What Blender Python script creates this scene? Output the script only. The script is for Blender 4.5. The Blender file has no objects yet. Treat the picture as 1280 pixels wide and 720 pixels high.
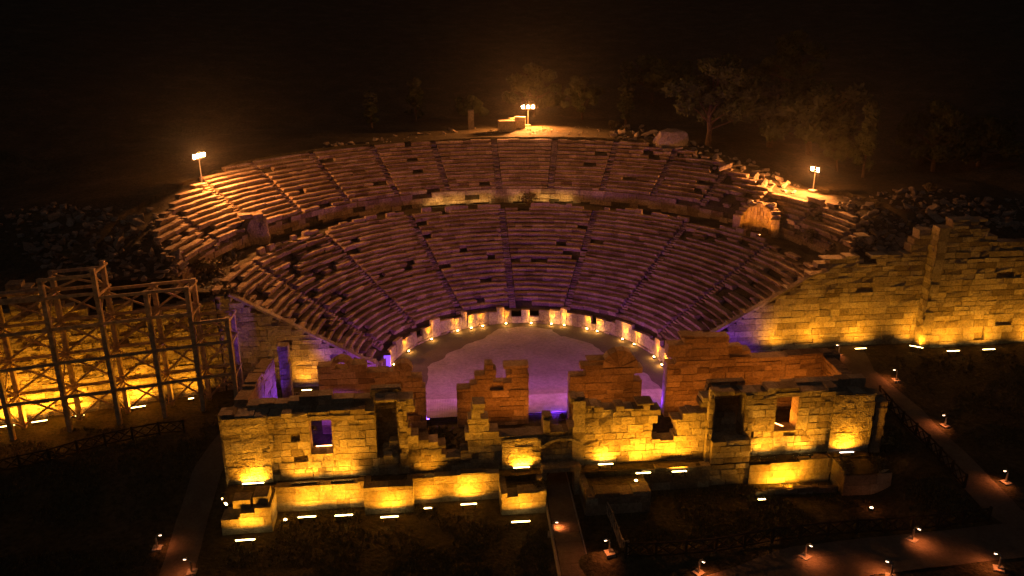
import bpy, math, random
from math import sin, cos, radians, degrees, hypot, atan2, asin, pi, sqrt
from mathutils import Vector, Matrix, noise

random.seed(7)
S = bpy.context.scene
COL = S.collection

# ------------------------------------------------------------------ camera
CP = Vector((-8.3469, -69.5535, 33.3365))
YAW, PIT, ROLL, FPX = .0983, .3372, -.0028, 1027.586
CF = Vector((sin(YAW) * cos(PIT), cos(YAW) * cos(PIT), -sin(PIT)))
_r0 = Vector((cos(YAW), -sin(YAW), 0)); _u0 = _r0.cross(CF)
CR = _r0 * cos(ROLL) + _u0 * sin(ROLL)
CU = -_r0 * sin(ROLL) + _u0 * cos(ROLL)
cd = bpy.data.cameras.new('camera'); cam = bpy.data.objects.new('camera', cd); COL.objects.link(cam)
cd.sensor_fit = 'HORIZONTAL'; cd.sensor_width = 36; cd.lens = FPX / 1280 * 36
cd.clip_start = .5; cd.clip_end = 2000
M = Matrix.Identity(4)
for i in range(3):
    M[i][0], M[i][1], M[i][2], M[i][3] = CR[i], CU[i], -CF[i], CP[i]
cam.matrix_world = M
S.camera = cam

# ------------------------------------------------------------------ world, moon, exposure
W = bpy.data.worlds.new('World'); S.world = W; W.use_nodes = True
wn = W.node_tree; wn.nodes.clear()
sky = wn.nodes.new('ShaderNodeTexSky'); sky.sky_type = 'NISHITA'; sky.sun_disc = False
MOON_EL, MOON_AZ = radians(55), radians(200)
sky.sun_elevation = MOON_EL; sky.sun_rotation = MOON_AZ
bg = wn.nodes.new('ShaderNodeBackground'); bg.inputs[1].default_value = .0006
wo = wn.nodes.new('ShaderNodeOutputWorld')
wn.links.new(sky.outputs[0], bg.inputs[0]); wn.links.new(bg.outputs[0], wo.inputs[0])
ld = bpy.data.lights.new('moon', 'SUN'); ld.energy = .012; ld.angle = radians(.5); ld.color = (1, .82, .6)
lo = bpy.data.objects.new('moon', ld); COL.objects.link(lo)
lo.rotation_euler = (pi / 2 - MOON_EL, 0, pi - MOON_AZ); lo.location = (0, 0, 80)
S.view_settings.view_transform = 'Standard'; S.view_settings.look = 'None'
S.view_settings.exposure = 1.6; S.view_settings.gamma = 1
S.view_settings.use_curve_mapping = False

# light strengths in one place
YEL = (1, .365, .011); ORA = (1, .25, .012); TOW = (1, .30, .055); PATHC = (1, .23, .05)
BLU = (.16, .03, 1); PUR = (.85, .17, .66)
P_FLOOD, P_ORA, P_TOWER, P_PATH, P_UP = 122, 60, 10500, 10, 60

# ------------------------------------------------------------------ pixel helpers (photo pixels, 1280 wide)
def ray(x, y): return CF + CR * ((x - 640) / FPX) - CU * ((y - 360) / FPX)
def atz(x, y, z):
    v = ray(x, y); return CP + v * ((z - CP.z) / v.z)
def aty(x, y, Y):
    v = ray(x, y); return CP + v * ((Y - CP.y) / v.y)

# ------------------------------------------------------------------ materials
def mat(name):
    m = bpy.data.materials.new(name); m.use_nodes = True
    nt = m.node_tree; b = nt.nodes['Principled BSDF']; b.inputs['Specular IOR Level'].default_value = .25
    return m, nt, b
def N(nt, t, **k):
    n = nt.nodes.new(t)
    for a, v in k.items(): setattr(n, a, v)
    return n
def ramp(nt, stops):
    r = N(nt, 'ShaderNodeValToRGB'); e = r.color_ramp.elements
    while len(e) < len(stops): e.new(.5)
    for q, (p, c) in zip(e, stops): q.position = p; q.color = (*c, 1)
    return r
def rough_mat(name, c1, c2, c3, scale=1.0, bump=.35, island=True, rough=.9, stain=.45):
    """weathered mineral surface: per-block tone, big stains, fine grain, bump"""
    m, nt, b = mat(name); L = nt.links.new
    tc = N(nt, 'ShaderNodeNewGeometry')
    n1 = N(nt, 'ShaderNodeTexNoise'); n1.inputs['Scale'].default_value = .55 * scale; n1.inputs['Detail'].default_value = 6; n1.inputs['Roughness'].default_value = .65
    n2 = N(nt, 'ShaderNodeTexNoise'); n2.inputs['Scale'].default_value = 5 * scale; n2.inputs['Detail'].default_value = 5; n2.inputs['Roughness'].default_value = .7
    L(tc.outputs['Position'], n1.inputs['Vector']); L(tc.outputs['Position'], n2.inputs['Vector'])
    r1 = ramp(nt, [(.3, c1), (.52, c2), (.72, c3)]); L(n1.outputs[0], r1.inputs[0])
    r2 = ramp(nt, [(.34, (1 - stain,) * 3), (.6, (1, 1, 1))]); L(n2.outputs[0], r2.inputs[0])
    mx = N(nt, 'ShaderNodeMix', data_type='RGBA', blend_type='MULTIPLY'); mx.inputs[0].default_value = 1
    L(r1.outputs[0], mx.inputs[6]); L(r2.outputs[0], mx.inputs[7])
    out = mx.outputs[2]
    if island:
        r3 = ramp(nt, [(0, (.5, .45, .4)), (.35, (.82, .79, .76)), (.8, (1.0, .98, .96)), (1, (1.2, 1.19, 1.17))]); L(tc.outputs['Random Per Island'], r3.inputs[0])
        m2 = N(nt, 'ShaderNodeMix', data_type='RGBA', blend_type='MULTIPLY'); m2.inputs[0].default_value = 1
        L(out, m2.inputs[6]); L(r3.outputs[0], m2.inputs[7]); out = m2.outputs[2]
    L(out, b.inputs['Base Color']); b.inputs['Roughness'].default_value = rough
    n3 = N(nt, 'ShaderNodeTexNoise'); n3.inputs['Scale'].default_value = 9 * scale; n3.inputs['Detail'].default_value = 6
    L(tc.outputs['Position'], n3.inputs['Vector'])
    ad = N(nt, 'ShaderNodeMath', operation='ADD'); L(n3.outputs[0], ad.inputs[0]); L(n2.outputs[0], ad.inputs[1])
    bp = N(nt, 'ShaderNodeBump'); bp.inputs['Strength'].default_value = min(1, bump * 1.5); bp.inputs['Distance'].default_value = .14
    L(ad.outputs[0], bp.inputs['Height']); L(bp.outputs[0], b.inputs['Normal'])
    return m
def plain(name, c, rough=.6, metal=0, var=.25, scale=6):
    m, nt, b = mat(name); L = nt.links.new
    tc = N(nt, 'ShaderNodeNewGeometry'); n = N(nt, 'ShaderNodeTexNoise'); n.inputs['Scale'].default_value = scale; n.inputs['Detail'].default_value = 4
    L(tc.outputs['Position'], n.inputs['Vector'])
    r = ramp(nt, [(.3, tuple(v * (1 - var) for v in c)), (.7, tuple(v * (1 + var) for v in c))]); L(n.outputs[0], r.inputs[0])
    L(r.outputs[0], b.inputs['Base Color']); b.inputs['Roughness'].default_value = rough; b.inputs['Metallic'].default_value = metal
    return m
def glow(name, c, s):
    m, nt, b = mat(name); b.inputs['Base Color'].default_value = (.6, .6, .6, 1)
    b.inputs['Emission Color'].default_value = (*c, 1); b.inputs['Emission Strength'].default_value = s
    return m

M_STONE = rough_mat('pale limestone', (.30, .25, .18), (.44, .39, .30), (.52, .47, .38), bump=.5)
M_SEAT = rough_mat('worn seat limestone', (.25, .19, .15), (.38, .30, .24), (.47, .39, .32), bump=.5, stain=.55)
M_INNER = rough_mat('reddish limestone', (.30, .22, .15), (.42, .33, .24), (.5, .4, .3), bump=.5)
M_BED = rough_mat('rubble bed', (.05, .042, .03), (.09, .075, .05), (.15, .12, .085), island=False, bump=.9, stain=.6)
M_BOULDER = rough_mat('grey field stone', (.30, .26, .22), (.42, .37, .32), (.52, .47, .41), bump=.6)
M_GROUND = rough_mat('dry earth and grass', (.06, .052, .028), (.095, .08, .045), (.16, .125, .075), scale=.5, island=False, bump=.8, stain=.6)
M_PATH = rough_mat('trodden gravel', (.15, .115, .085), (.20, .16, .12), (.24, .19, .15), island=False, bump=.3, stain=.25)
M_ORCH = rough_mat('dark orchestra gravel', (.09, .075, .058), (.115, .095, .075), (.14, .12, .095), island=False, bump=.2, stain=.2)
M_SAND = rough_mat('pale swept sand', (.26, .23, .21), (.34, .30, .275), (.40, .36, .33), scale=.55, island=False, bump=.3, stain=.28)
M_WOOD = plain('weathered timber', (.50, .38, .26), .8, var=.4, scale=3)
M_DWOOD = plain('dark timber', (.055, .04, .028), .85, var=.4, scale=3)
M_PLANK = plain('pale deck boards', (.42, .38, .34), .7, var=.2, scale=2)
M_METAL = plain('dark painted metal', (.035, .035, .035), .45, .6)
M_STEEL = plain('galvanised steel', (.4, .4, .4), .4, .8)
M_CONC = plain('concrete', (.35, .32, .29), .9, var=.2, scale=8)
M_CLOTH = plain('pale tent cloth', (.45, .42, .44), .85, var=.15, scale=2)
M_BARK = plain('pine bark', (.09, .06, .04), .9, var=.4, scale=5)
M_LEAF = plain('pine needles', (.058, .075, .028), .8, var=.5, scale=1.3)
M_SHRUB = plain('dry shrub leaves', (.13, .11, .05), .8, var=.5, scale=4)
G_TUBE = glow('lit warm tube', (1, .66, .2), 9)
G_BULB = glow('lit floodlight lens', (1, .72, .3), 120)
G_PATH = glow('lit path lamp lens', (1, .6, .35), 3)
G_BLUE = glow('lit blue lens', (.15, .05, 1), 6)
G_ORA = glow('lit orange tube', (1, .32, .08), 8)
G_UP = glow('lit uplight lens', (1, .6, .15), 18)
G_WHITE = glow('lit pinkish tube', (1, .68, .55), 3)

# ------------------------------------------------------------------ mesh builder
class MB:
    def __init__(s): s.v = []; s.f = []
    def poly(s, pts, faces):
        n = len(s.v); s.v += [tuple(p) for p in pts]; s.f += [tuple(i + n for i in q) for q in faces]
    def hexa(s, p):          # 8 points: bottom ring 0-3, top ring 4-7 (counter clockwise from above)
        s.poly(p, [(3, 2, 1, 0), (4, 5, 6, 7), (0, 1, 5, 4), (1, 2, 6, 5), (2, 3, 7, 6), (3, 0, 4, 7)])
    def box(s, x0, x1, y0, y1, z0, z1, j=0):
        q = lambda: random.uniform(-j, j) if j else 0
        s.hexa([(x + q(), y + q(), z + q()) for z in (z0, z1) for x, y in ((x0, y0), (x1, y0), (x1, y1), (x0, y1))])
    def obox(s, c, ax, ay, az, j=0):       # oriented box, half axes
        c = Vector(c); q = lambda: Vector((random.uniform(-j, j), random.uniform(-j, j), random.uniform(-j, j))) if j else Vector()
        s.hexa([c + a * ax + b * ay + d * az + q() for d in (-1, 1) for a, b in ((-1, -1), (1, -1), (1, 1), (-1, 1))])
    def bar(s, a, b, w, h=None):
        a, b = Vector(a), Vector(b); h = h or w
        d = (b - a); L = d.length; d.normalize()
        up = Vector((0, 0, 1)) if abs(d.z) < .95 else Vector((1, 0, 0))
        x = d.cross(up).normalized(); y = x.cross(d).normalized()
        s.obox((a + b) / 2, x * (w / 2), d * (L / 2), y * (h / 2))
    def tube(s, pts, rad, n=6):
        pts = [Vector(p) for p in pts]; rings = []
        if not hasattr(rad, '__len__'): rad = [rad] * len(pts)
        base = len(s.v)
        for i, p in enumerate(pts):
            d = (pts[min(i + 1, len(pts) - 1)] - pts[max(i - 1, 0)]).normalized()
            up = Vector((0, 0, 1)) if abs(d.z) < .9 else Vector((1, 0, 0))
            x = d.cross(up).normalized(); y = x.cross(d)
            for k in range(n):
                a = 2 * pi * k / n; s.v.append(tuple(p + x * (cos(a) * rad[i]) + y * (sin(a) * rad[i])))
        for i in range(len(pts) - 1):
            for k in range(n):
                a, b = base + i * n + k, base + i * n + (k + 1) % n
                s.f.append((a, b, b + n, a + n))
        s.f.append(tuple(base + k for k in range(n))[::-1]); s.f.append(tuple(base + (len(pts) - 1) * n + k for k in range(n)))
    def build(s, name, m, parent=None, smooth=False, at=None):
        me = bpy.data.meshes.new(name)
        v = s.v
        if at is not None: v = [(p[0] - at[0], p[1] - at[1], p[2] - at[2]) for p in v]
        me.from_pydata(v, [], s.f); me.materials.append(m); me.update()
        if smooth: me.polygons.foreach_set('use_smooth', [True] * len(me.polygons))
        o = bpy.data.objects.new(name, me); COL.objects.link(o)
        if parent: o.parent = parent
        if at is not None: o.location = at
        return o
def tag(o, label=None, cat=None, group=None, kind=None):
    if label: o['label'] = label
    if cat: o['category'] = cat
    if group: o['group'] = group
    if kind: o['kind'] = kind
    return o
def empty(name, loc, label, cat, group=None, rz=0):
    o = bpy.data.objects.new(name, None); COL.objects.link(o); o.location = loc; o.rotation_euler.z = rz
    o.empty_display_size = .3
    return tag(o, label, cat, group)
def copy_tree(o, parent=None):
    c = o.copy(); COL.objects.link(c); c.parent = parent
    for ch in list(o.children): copy_tree(ch, c)
    return c
def light(name, kind, loc, energy, color, parent=None, aim=None, **k):
    d = bpy.data.lights.new(name, kind); d.energy = energy; d.color = color
    for a, v in k.items(): setattr(d, a, v)
    o = bpy.data.objects.new(name, d); COL.objects.link(o); o.location = loc
    if aim is not None: o.rotation_euler = Vector(aim).to_track_quat('-Z', 'Y').to_euler()
    if parent: o.parent = parent
    return o
def lerp(x, pts):
    if x <= pts[0][0]: return pts[0][1]
    for (a, b), (c, d) in zip(pts, pts[1:]):
        if x <= c: return b + (d - b) * (x - a) / (c - a)
    return pts[-1][1]
def sm(a, b, x):
    t = max(0, min(1, (x - a) / (b - a))); return t * t * (3 - 2 * t)
def nz(x, y, s=1, k=0): return noise.noise(Vector((x * s, y * s, k)))

# ------------------------------------------------------------------ theatre geometry
R0, RL, ZL, TL, HL, NL = 13.5, 14.5, 1.7, .6, .356, 22        # lower seating
RU, ZU, TU, HU, NU = 30.9, 11.1, .64, .375, 13                # upper seating
ZD = 9.4; RD0, RD1 = RL + NL * TL, 30.9                       # gangway between the two
STEP = .4152
def wall_y(x):            # line of the retaining walls
    if x > 0: return -.1 if x < 37.6 else -1.2
    if x > -27.5: return .3
    return .3 + (x + 27.5) * .26
def rim(a):               # a in degrees, clockwise from the axis
    if a < 0: return lerp(-a, [(0, 16.05), (40, 16.05), (50, 16.05), (60, 15.2), (72, 14.0), (80, 13.0), (86, 11.4), (100, 9.6)])
    return lerp(a, [(0, 16.05), (22, 16.05), (40, 15.4), (52, 13.9), (60, 13.0), (72, 13.2), (80, 12.9), (86, 11.6), (95, 9.2)])
def seat_surface(r):
    if r < RL: return 1.6
    if r < RD0: return ZL + HL * ((r - RL) / TL + .5)
    if r < RD1: return ZD
    return ZU + HU * ((r - RU) / TU + .5)
def bed(x, y):
    r = hypot(x, y); a = degrees(atan2(x, y))
    n = nz(x, y, .5) * .25 + nz(x, y, 1.7, 3) * .12
    z = seat_surface(r) - .5
    if RD0 <= r < RD1: z = ZD - .05 + nz(x, y, .8) * .08
    if r > RD1: z = min(z, rim(a) - .25 + n)
    return z
def terrain(x, y):
    r = hypot(x, y); a = degrees(atan2(x, y)); n = nz(x, y, .07) * .5 + nz(x, y, .3, 5) * .14
    wy = wall_y(x)
    if y > wy + .6 and (r > 39.3 or abs(x) > 38):
        zr = rim(max(-100, min(96, a)))
        z = zr + sm(44, 75, r) * -1.0 * (1 if abs(a) > 60 else .2)
        z += max(0, r - 62) * .17 * (1 - sm(150, 300, r)) + sm(150, 300, r) * 22
        if abs(a) > 62: z -= sm(62, 85, abs(a)) * sm(44, 60, r) * 1.2
        return z + n + (sm(48, 52, r) - 1) * n * .5
    if y > wy + .6: return -.6
    # in front of the walls
    base = 1.9 * sm(18.5, 24, x) * sm(-14, -1, y)
    low = -1.85 * sm(-10, -18, y) * (1 - sm(-.6, 1.0, x))
    pit = -1.85 * sm(-.6, 1.0, x) * (1 - sm(23.5, 27.5, x)) * sm(-12, -14, y) * (1 - sm(-24.0, -26.2, y))
    low2 = -.9 * sm(-25, -28, y) * (1 - sm(2, 14, x)) * sm(-.6, 1.0, x)
    inside = -.05 if (-23 < x < 24 and -15 < y < wy) else 0
    q = n * .35
    if hypot(x, y) < 16 or (-23 < x < 24 and -16.5 < y < wy): q = 0; base = 0 if y > -9 else base
    if y < -60: q += (y + 60) * .05
    return base + low + pit + low2 + inside + q
def H(x, y):
    r = hypot(x, y)
    if R0 < r < 40.5 and y > wall_y(x) + .3: return bed(x, y)
    return terrain(x, y)
def ground(px, py, t0=28.0):
    v = ray(px, py); t = t0
    while t < 330:
        p = CP + v * t
        if p.z <= H(p.x, p.y):
            for k in range(12):
                t -= .5 / 2 ** k if (CP + v * t).z < H(*(CP + v * t).xy) else -.5 / 2 ** k
            return CP + v * t
        t += .5
    return CP + v * 200

# ------------------------------------------------------------------ ground
def grid_mesh(xs, ys, fn):
    m = MB(); nx = len(xs)
    for y in ys:
        for x in xs: m.v.append((x, y, fn(x, y)))
    for j in range(len(ys) - 1):
        for i in range(nx - 1):
            a = j * nx + i; m.f.append((a, a + 1, a + nx + 1, a + nx))
    return m
def spaced(lo, hi, a, b, fine, grow=1.22):
    v = []; x = a
    while x < b: v.append(x); x += fine
    v.append(b); s = fine
    while v[-1] < hi: s *= grow; v.append(v[-1] + s)
    w = [a]; s = fine
    while w[-1] > lo: s *= grow; w.append(w[-1] - s)
    return w[:0:-1] + v
g = grid_mesh(spaced(-420, 460, -66, 68, .55), spaced(-140, 620, -40, 62, .55), terrain).build('ground', M_GROUND, smooth=True)
tag(g, kind='structure')

# orchestra floor and its paler sand
m = MB(); n = 96
def front_clip(r, a):       # clip a direction (degrees) to the retaining wall line
    x, y = r * sin(radians(a)), r * cos(radians(a)); return y > wall_y(x)
m.v.append((0, 0, .0))
for k in range(n):
    a = 2 * pi * k / n; m.v.append((13.7 * sin(a), max(13.7 * cos(a), -8), .0))
for k in range(n): m.f.append((0, 1 + (k + 1) % n, 1 + k))
tag(m.build('orchestra_floor', M_ORCH), kind='structure')
sand_px = [(531, 497), (534, 470), (533, 458), (548, 451), (562, 441), (585, 430), (610, 420), (622, 411), (655, 408), (690, 412), (700, 420), (722, 424), (742, 431), (756, 442), (768, 452), (790, 458), (812, 470), (830, 490)]
m = MB(); pts = [atz(x, y, .006) for x, y in sand_px]
fine = []
for i in range(len(pts) - 1):
    for k in range(6):
        p = pts[i].lerp(pts[i + 1], k / 6); fine.append((p.x + nz(p.x, p.y, .9, 2) * .35, p.y + nz(p.x, p.y, .9, 8) * .35, .006))
fine += [(11, -7.6, .006), (-10.6, -7.6, .006)]
m.poly(fine, [tuple(range(len(fine)))[::-1]])
tag(m.build('sand', M_SAND), kind='structure')

# ------------------------------------------------------------------ paths (strips that follow the ground)
def strip(name, mid, w, mt, lift=.05, sub=10):
    m = MB(); P = []
    for i in range(len(mid) - 1):
        for k in range(sub):
            t = k / sub; a, b = Vector(mid[i]), Vector(mid[i + 1]); P.append(a.lerp(b, t))
    P.append(Vector(mid[-1])); K = 5
    for i, p in enumerate(P):
        d = (P[min(i + 1, len(P) - 1)] - P[max(i - 1, 0)]).normalized(); nn = Vector((-d.y, d.x))
        for k in range(K + 1):
            q = p + nn * w * (k / K - .5 + (nz(p.x, p.y, .5, k) * .03)); m.v.append((q.x, q.y, max(terrain(q.x + a, q.y + b) for a, b in ((0, 0), (.3, 0), (-.3, 0), (0, .3), (0, -.3))) + lift))
    for i in range(len(P) - 1):
        for k in range(K):
            a = i * (K + 1) + k; m.f.append((a, a + K + 1, a + K + 2, a + 1))
    return tag(m.build(name, mt, smooth=True), kind='structure')
def gxy(px, py): p = ground(px, py); return (p.x, p.y)
strip('left_path', [(-24.9, -7), gxy(258, 595), gxy(240, 650), gxy(222, 715), (-24.6, -36)], 2.2, M_PATH)
strip('right_path', [(31.2, 1.6), gxy(1075, 465), gxy(1135, 515), gxy(1195, 575), gxy(1255, 640), (31.6, -30)], 2.6, M_PATH)
strip('front_path', [(2.2, -31.2), (10, -30.0), gxy(1010, 705), gxy(1140, 690), (33, -27.6), (48, -27.2)], 3.4, M_PATH, lift=.07)

# ------------------------------------------------------------------ masonry
def masonry(mb, P, Q, thick, z0, top, opens=(), course=.44, lens=(.6, 1.5), gap=.028, proud=.035, rnd=.012, miss=0.0, seed=1, n_sign=1):
    """ashlar wall from P to Q; blocks one by one; top(u) -> z; openings as (u0,u1,z0,z1)"""
    R = random.Random(seed)
    P, Q = Vector((*P, 0)), Vector((*Q, 0)); d = (Q - P); Lw = d.length; d.normalize(); nn = Vector((d.y, -d.x, 0)) * n_sign
    def blk(u0, u1, za, zb, f, b, j):
        pts = []
        for z in (za, zb):
            for u, o in ((u0, f), (u1, f), (u1, -b), (u0, -b)):
                p = P + d * (u + R.uniform(-j, j)) + nn * (o + R.uniform(-j, j)); pts.append((p.x, p.y, z + R.uniform(-j, j)))
        if j and b > .3 and R.random() < .38:      # chipped arris
            i = R.choice((4, 5)); x, y, z_ = pts[i]; q = R.uniform(.03, .13) * min(1, (zb - za) / .4); sg = 1 if i == 4 else -1
            pts[i] = (x + d.x * q * sg * R.uniform(0, .8) - nn.x * q * .6, y + d.y * q * sg * R.uniform(0, .8) - nn.y * q * .6, z_ - q * R.uniform(.3, 1))
        if n_sign < 0: pts = [pts[i] for i in (3, 2, 1, 0, 7, 6, 5, 4)]
        mb.hexa(pts)
    z = z0; k = 0; maxz = max(top(Lw * i / 400) for i in range(401))
    while z < maxz - .1:
        h = course * R.choice((.72, .9, 1, 1.1, 1.32)) * R.uniform(.94, 1.06)
        u = 0 if k % 2 else -R.uniform(.2, .6)
        while u < Lw:
            L = R.uniform(*lens) * (R.uniform(.55, 1.35)); a, b = max(u, 0), min(u + L, Lw); u += L
            if b - a < .12: continue
            cuts = [a, b]
            for (o0, o1, oz0, oz1) in opens:
                for c in (o0, o1):
                    if a < c < b: cuts.append(c)
            cuts.sort()
            for a2, b2 in zip(cuts, cuts[1:]):
                if b2 - a2 < .05: continue
                mid = (a2 + b2) / 2; tm = top(mid); segs = [(z, z + h if z + h < tm else tm - R.uniform(0, .12))]
                for (o0, o1, oz0, oz1) in opens:
                    if o0 < mid < o1:
                        ns = []
                        for (s0, s1) in segs:
                            if s1 <= oz0 or s0 >= oz1: ns.append((s0, s1))
                            else:
                                if s0 < oz0: ns.append((s0, oz0))
                                if s1 > oz1: ns.append((oz1, s1))
                        segs = ns
                for (s0, s1) in segs:
                    if s1 - s0 < .1: continue
                    f = R.uniform(-proud, proud)
                    if miss and R.random() < miss: f = -R.uniform(.18, .3)
                    g2 = gap / 2 * R.uniform(.6, 1.8)
                    blk(a2 + g2, b2 - g2, s0 + g2 * .6, s1 - g2, f, thick - R.uniform(0, .06), rnd)
                    blk(a2, b2, s0, s1 - .05 if s1 >= tm - .13 else s1, min(f, 0) - .07, thick - .12, 0)
        z += h; k += 1
def steps_px(rows, Y, P, jag=0):
    """step profile given in photo pixels on the plane y=Y -> function of u along +x from P"""
    s = []
    for (a, b, t) in rows:
        t0, t1 = (t if isinstance(t, tuple) else (t, t))
        s.append((aty(a, t0, Y).x - P[0], aty(b, t1, Y).x - P[0], aty(a, t0, Y).z, aty(b, t1, Y).z))
    def top(u):
        for a, b, za, zb in s:
            if a <= u <= b: return za + (zb - za) * (u - a) / max(b - a, .01) + (jag * nz(u, 0, 1.3, 9) if jag else 0)
        return s[0][2] if u < s[0][0] else s[-1][3]
    return top

# ------------------------------------------------------------------ seating
seating = empty('theatre_seating', (0, 0, 0), 'great curved stone seating of the ancient theatre, rising in two tiers round the orchestra', 'theatre seating')
def pol(r, a, z): return (r * sin(a), r * cos(a), z)
def arc_range(r, side_pad=.25):
    lo = -(pi / 2 - asin((.3 + side_pad * .2) / r))
    if r > 28: lo = max(lo, radians(-93))
    hi = pi / 2 - asin((-.1 + side_pad * .2) / r)
    return lo, hi
def arc_prism(mb, a0, a1, prof, nseg=1, j=0):
    """sweep a closed (r,z) profile between two angles"""
    n = len(prof); base = len(mb.v); q = lambda: random.uniform(-j, j)
    for i in range(nseg + 1):
        a = a0 + (a1 - a0) * i / nseg
        for r, z in prof: mb.v.append(pol(r + q(), a, z + q()))
    for i in range(nseg):
        for k in range(n):
            A, B = base + i * n + k, base + i * n + (k + 1) % n
            mb.f.append((A, A + n, B + n, B))
    mb.f.append(tuple(base + k for k in range(n))); mb.f.append(tuple(base + nseg * n + k for k in range(n))[::-1])
stairs_lo = [k * STEP for k in (-3, -2, -1, 0, 1, 2, 3)]
stairs_up = [k * STEP * .5 for k in range(-7, 8)]
def damage(r, a):
    d = .03 + .05 * max(0, nz(r * sin(a), r * cos(a), .22, 4))
    ad = degrees(a)
    if r > 30:
        if ad < -58: d += .10
        if ad > 44: d += .20 if ad < 60 else .08
        if ad > 30 and r > 36: d += .15
    else:
        if ad < -60: d += .12
        if ad > 70: d += .10
        if r > 25 and abs(ad) > 45: d += .12
    return d
WEDGE = {}
def seat_row(r, zt, h, t, stairs, tier):
    lo, hi = arc_range(r)
    R = random.Random(int(r * 100)); shift = {}
    edges = [-9] + list(stairs) + [9]
    for w, (s0, s1) in enumerate(zip(edges, edges[1:])):
        mb = WEDGE.setdefault((tier, w), MB())
        a, end = max(lo, s0 + .42 / r), min(hi, s1 - .42 / r)
        dz0, dr0 = R.gauss(0, .03), R.gauss(0, .04)
        while a < end - .1 / r:
            L = R.uniform(.75, 1.9) / r; b = min(a + L, end)
            if end - b < .3 / r: b = end
            mid = (a + b) / 2; D = damage(r, mid)
            if zt < rim(degrees(mid)) + .25 and R.random() > D:
                k = 1 + 3 * max(0, D - .08)
                dz = dz0 + R.gauss(0, .022) * k; dr = dr0 + R.gauss(0, .03) * k; tl = R.gauss(0, .0028) * k
                lip = R.uniform(.13, .19); g = .014 / r
                prof = [(r + .14 + dr, zt - h - .10), (r + .17 + dr, zt - lip - .06 + dz), (r - .05 + dr, zt - lip + dz), (r - .035 + dr, zt - .025 + dz), (r + dr, zt + dz), (r + t + .05 + dr, zt + dz - .01), (r + t + .05, zt - h - .1)]
                n0 = len(mb.v); arc_prism(mb, a + g, b - g, prof, 2 if (b - a) * r > 1.2 else 1, .008)
                if abs(tl) > .004:      # sunk at one end
                    for i in range(n0, len(mb.v)):
                        x, y, z = mb.v[i]; mb.v[i] = (x, y, z + (atan2(x, y) - mid) * r * tl * 8)
            a = b
for i in range(NL): seat_row(RL + i * TL, ZL + HL * (i + 1), HL, TL, stairs_lo, 'lower')
for j in range(NU): seat_row(RU + j * TU, ZU + HU * (j + 1), HU, TU, stairs_up, 'upper')
for (tier, w), mb in WEDGE.items():
    if mb.v: mb.build('seating_wedge', M_SEAT, seating)
# rubble bed under the blocks (polar sheet)
m = MB(); rs = [13.62 + .3 * i for i in range(90)] + [40.6]; AN = 220
cols = []
for i, r in enumerate(rs):
    lo, hi = arc_range(max(r, 14), .1)
    for k in range(AN + 1):
        a = lo + (hi - lo) * k / AN; x, y = r * sin(a), r * cos(a)
        m.v.append((x, y, bed(x, y) if r > 14.3 else 1.35))
for i in range(len(rs) - 1):
    for k in range(AN):
        a = i * (AN + 1) + k; m.f.append((a, a + AN + 1, a + AN + 2, a + 1))
m.build('rubble_bed', M_BED, seating, smooth=True)
# stairways: two small steps per row
def stairway(s, r0, z0, t, h, n):
    mb = MB()
    for i in range(n):
        for q in (0, 1):
            r = r0 + (i + q * .5) * t; zt = z0 + h * (i + q * .5 + .05) + random.uniform(-.03, .03); w = (.36 + random.uniform(-.05, .04)) / r
            if zt > rim(degrees(s)) : continue
            if random.random() < .06: continue
            arc_prism(mb, s - w, s + w, [(r + random.uniform(-.04, .04), zt - h), (r + random.uniform(-.02, .02), zt), (r + t * .56, zt - .01), (r + t * .56, zt - h)], 1, .012)
    mb.build('stairway', M_SEAT, seating)
for s in stairs_lo: stairway(s, RL, ZL, TL, HL, NL)
for s in stairs_up:
    if degrees(s) > 78: continue
    stairway(s, RU, ZU, TU, HU, NU)
# orchestra podium wall: upright slabs, some taller, some broken
mb = MB(); a = radians(-90); R = random.Random(5)
while a < radians(88):
    L = R.uniform(.55, 1.3) / R0; c = R.random()
    zt = 1.45 + R.uniform(-.1, .1)
    if c > .8: zt = 1.85 + R.uniform(-.1, .15)
    elif c < .14: zt = .85 + R.uniform(-.2, .2)
    rr = R0 + R.uniform(-.07, .07); g = .016 / R0
    if abs(a) < .03: zt = .75
    arc_prism(mb, a + g, a + L - g, [(rr + .04, 0), (rr + .04, .24), (rr, .26), (rr + R.uniform(-.03, .05), zt), (rr + .42, zt + R.uniform(-.05, .03)), (rr + .42, 0)], 1, .02)
    if c < .5: arc_prism(mb, a + g, a + L * R.uniform(.6, 1) - g, [(R0 - .12, 0), (R0 - .14, .2), (R0 + .02, .22), (R0 + .02, 0)], 1, .015)
    a += L
mb.build('podium_wall', M_SEAT, seating)
# back wall of the gangway
GW = {0: MB(), 1: MB()}; R = random.Random(9)
def gang_top(ad):
    t = ZU + .05
    if ad < -52: t -= .5 + .5 * nz(ad, 0, .3)
    if ad > 40: t -= .55 + .6 * nz(ad, 0, .3)
    return t
for row in range(3):
    a = radians(-90) + .02 * row
    while a < radians(80):
        L = R.uniform(.9, 1.8) / 30.7; z0 = ZD - .1 + row * .6; z1 = min(z0 + .6, gang_top(degrees(a)) + R.uniform(-.1, .12))
        if z1 - z0 > .2 and R.random() > .07 + (.25 if 52 < degrees(a) < 62 else 0) + (.3 if -70 < degrees(a) < -62 else 0):
            rr = 30.72 + R.uniform(-.05, .05); g = .015 / 30
            arc_prism(GW[int(degrees(a) > 57)], a + g, a + L - g, [(rr, z0), (rr + R.uniform(-.03, .03), z1 - .012), (rr + .5, z1 - .012), (rr + .5, z0)], 1, .015)
        a += L
for mb in GW.values(): mb.build('gangway_wall', M_SEAT, seating)
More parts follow.
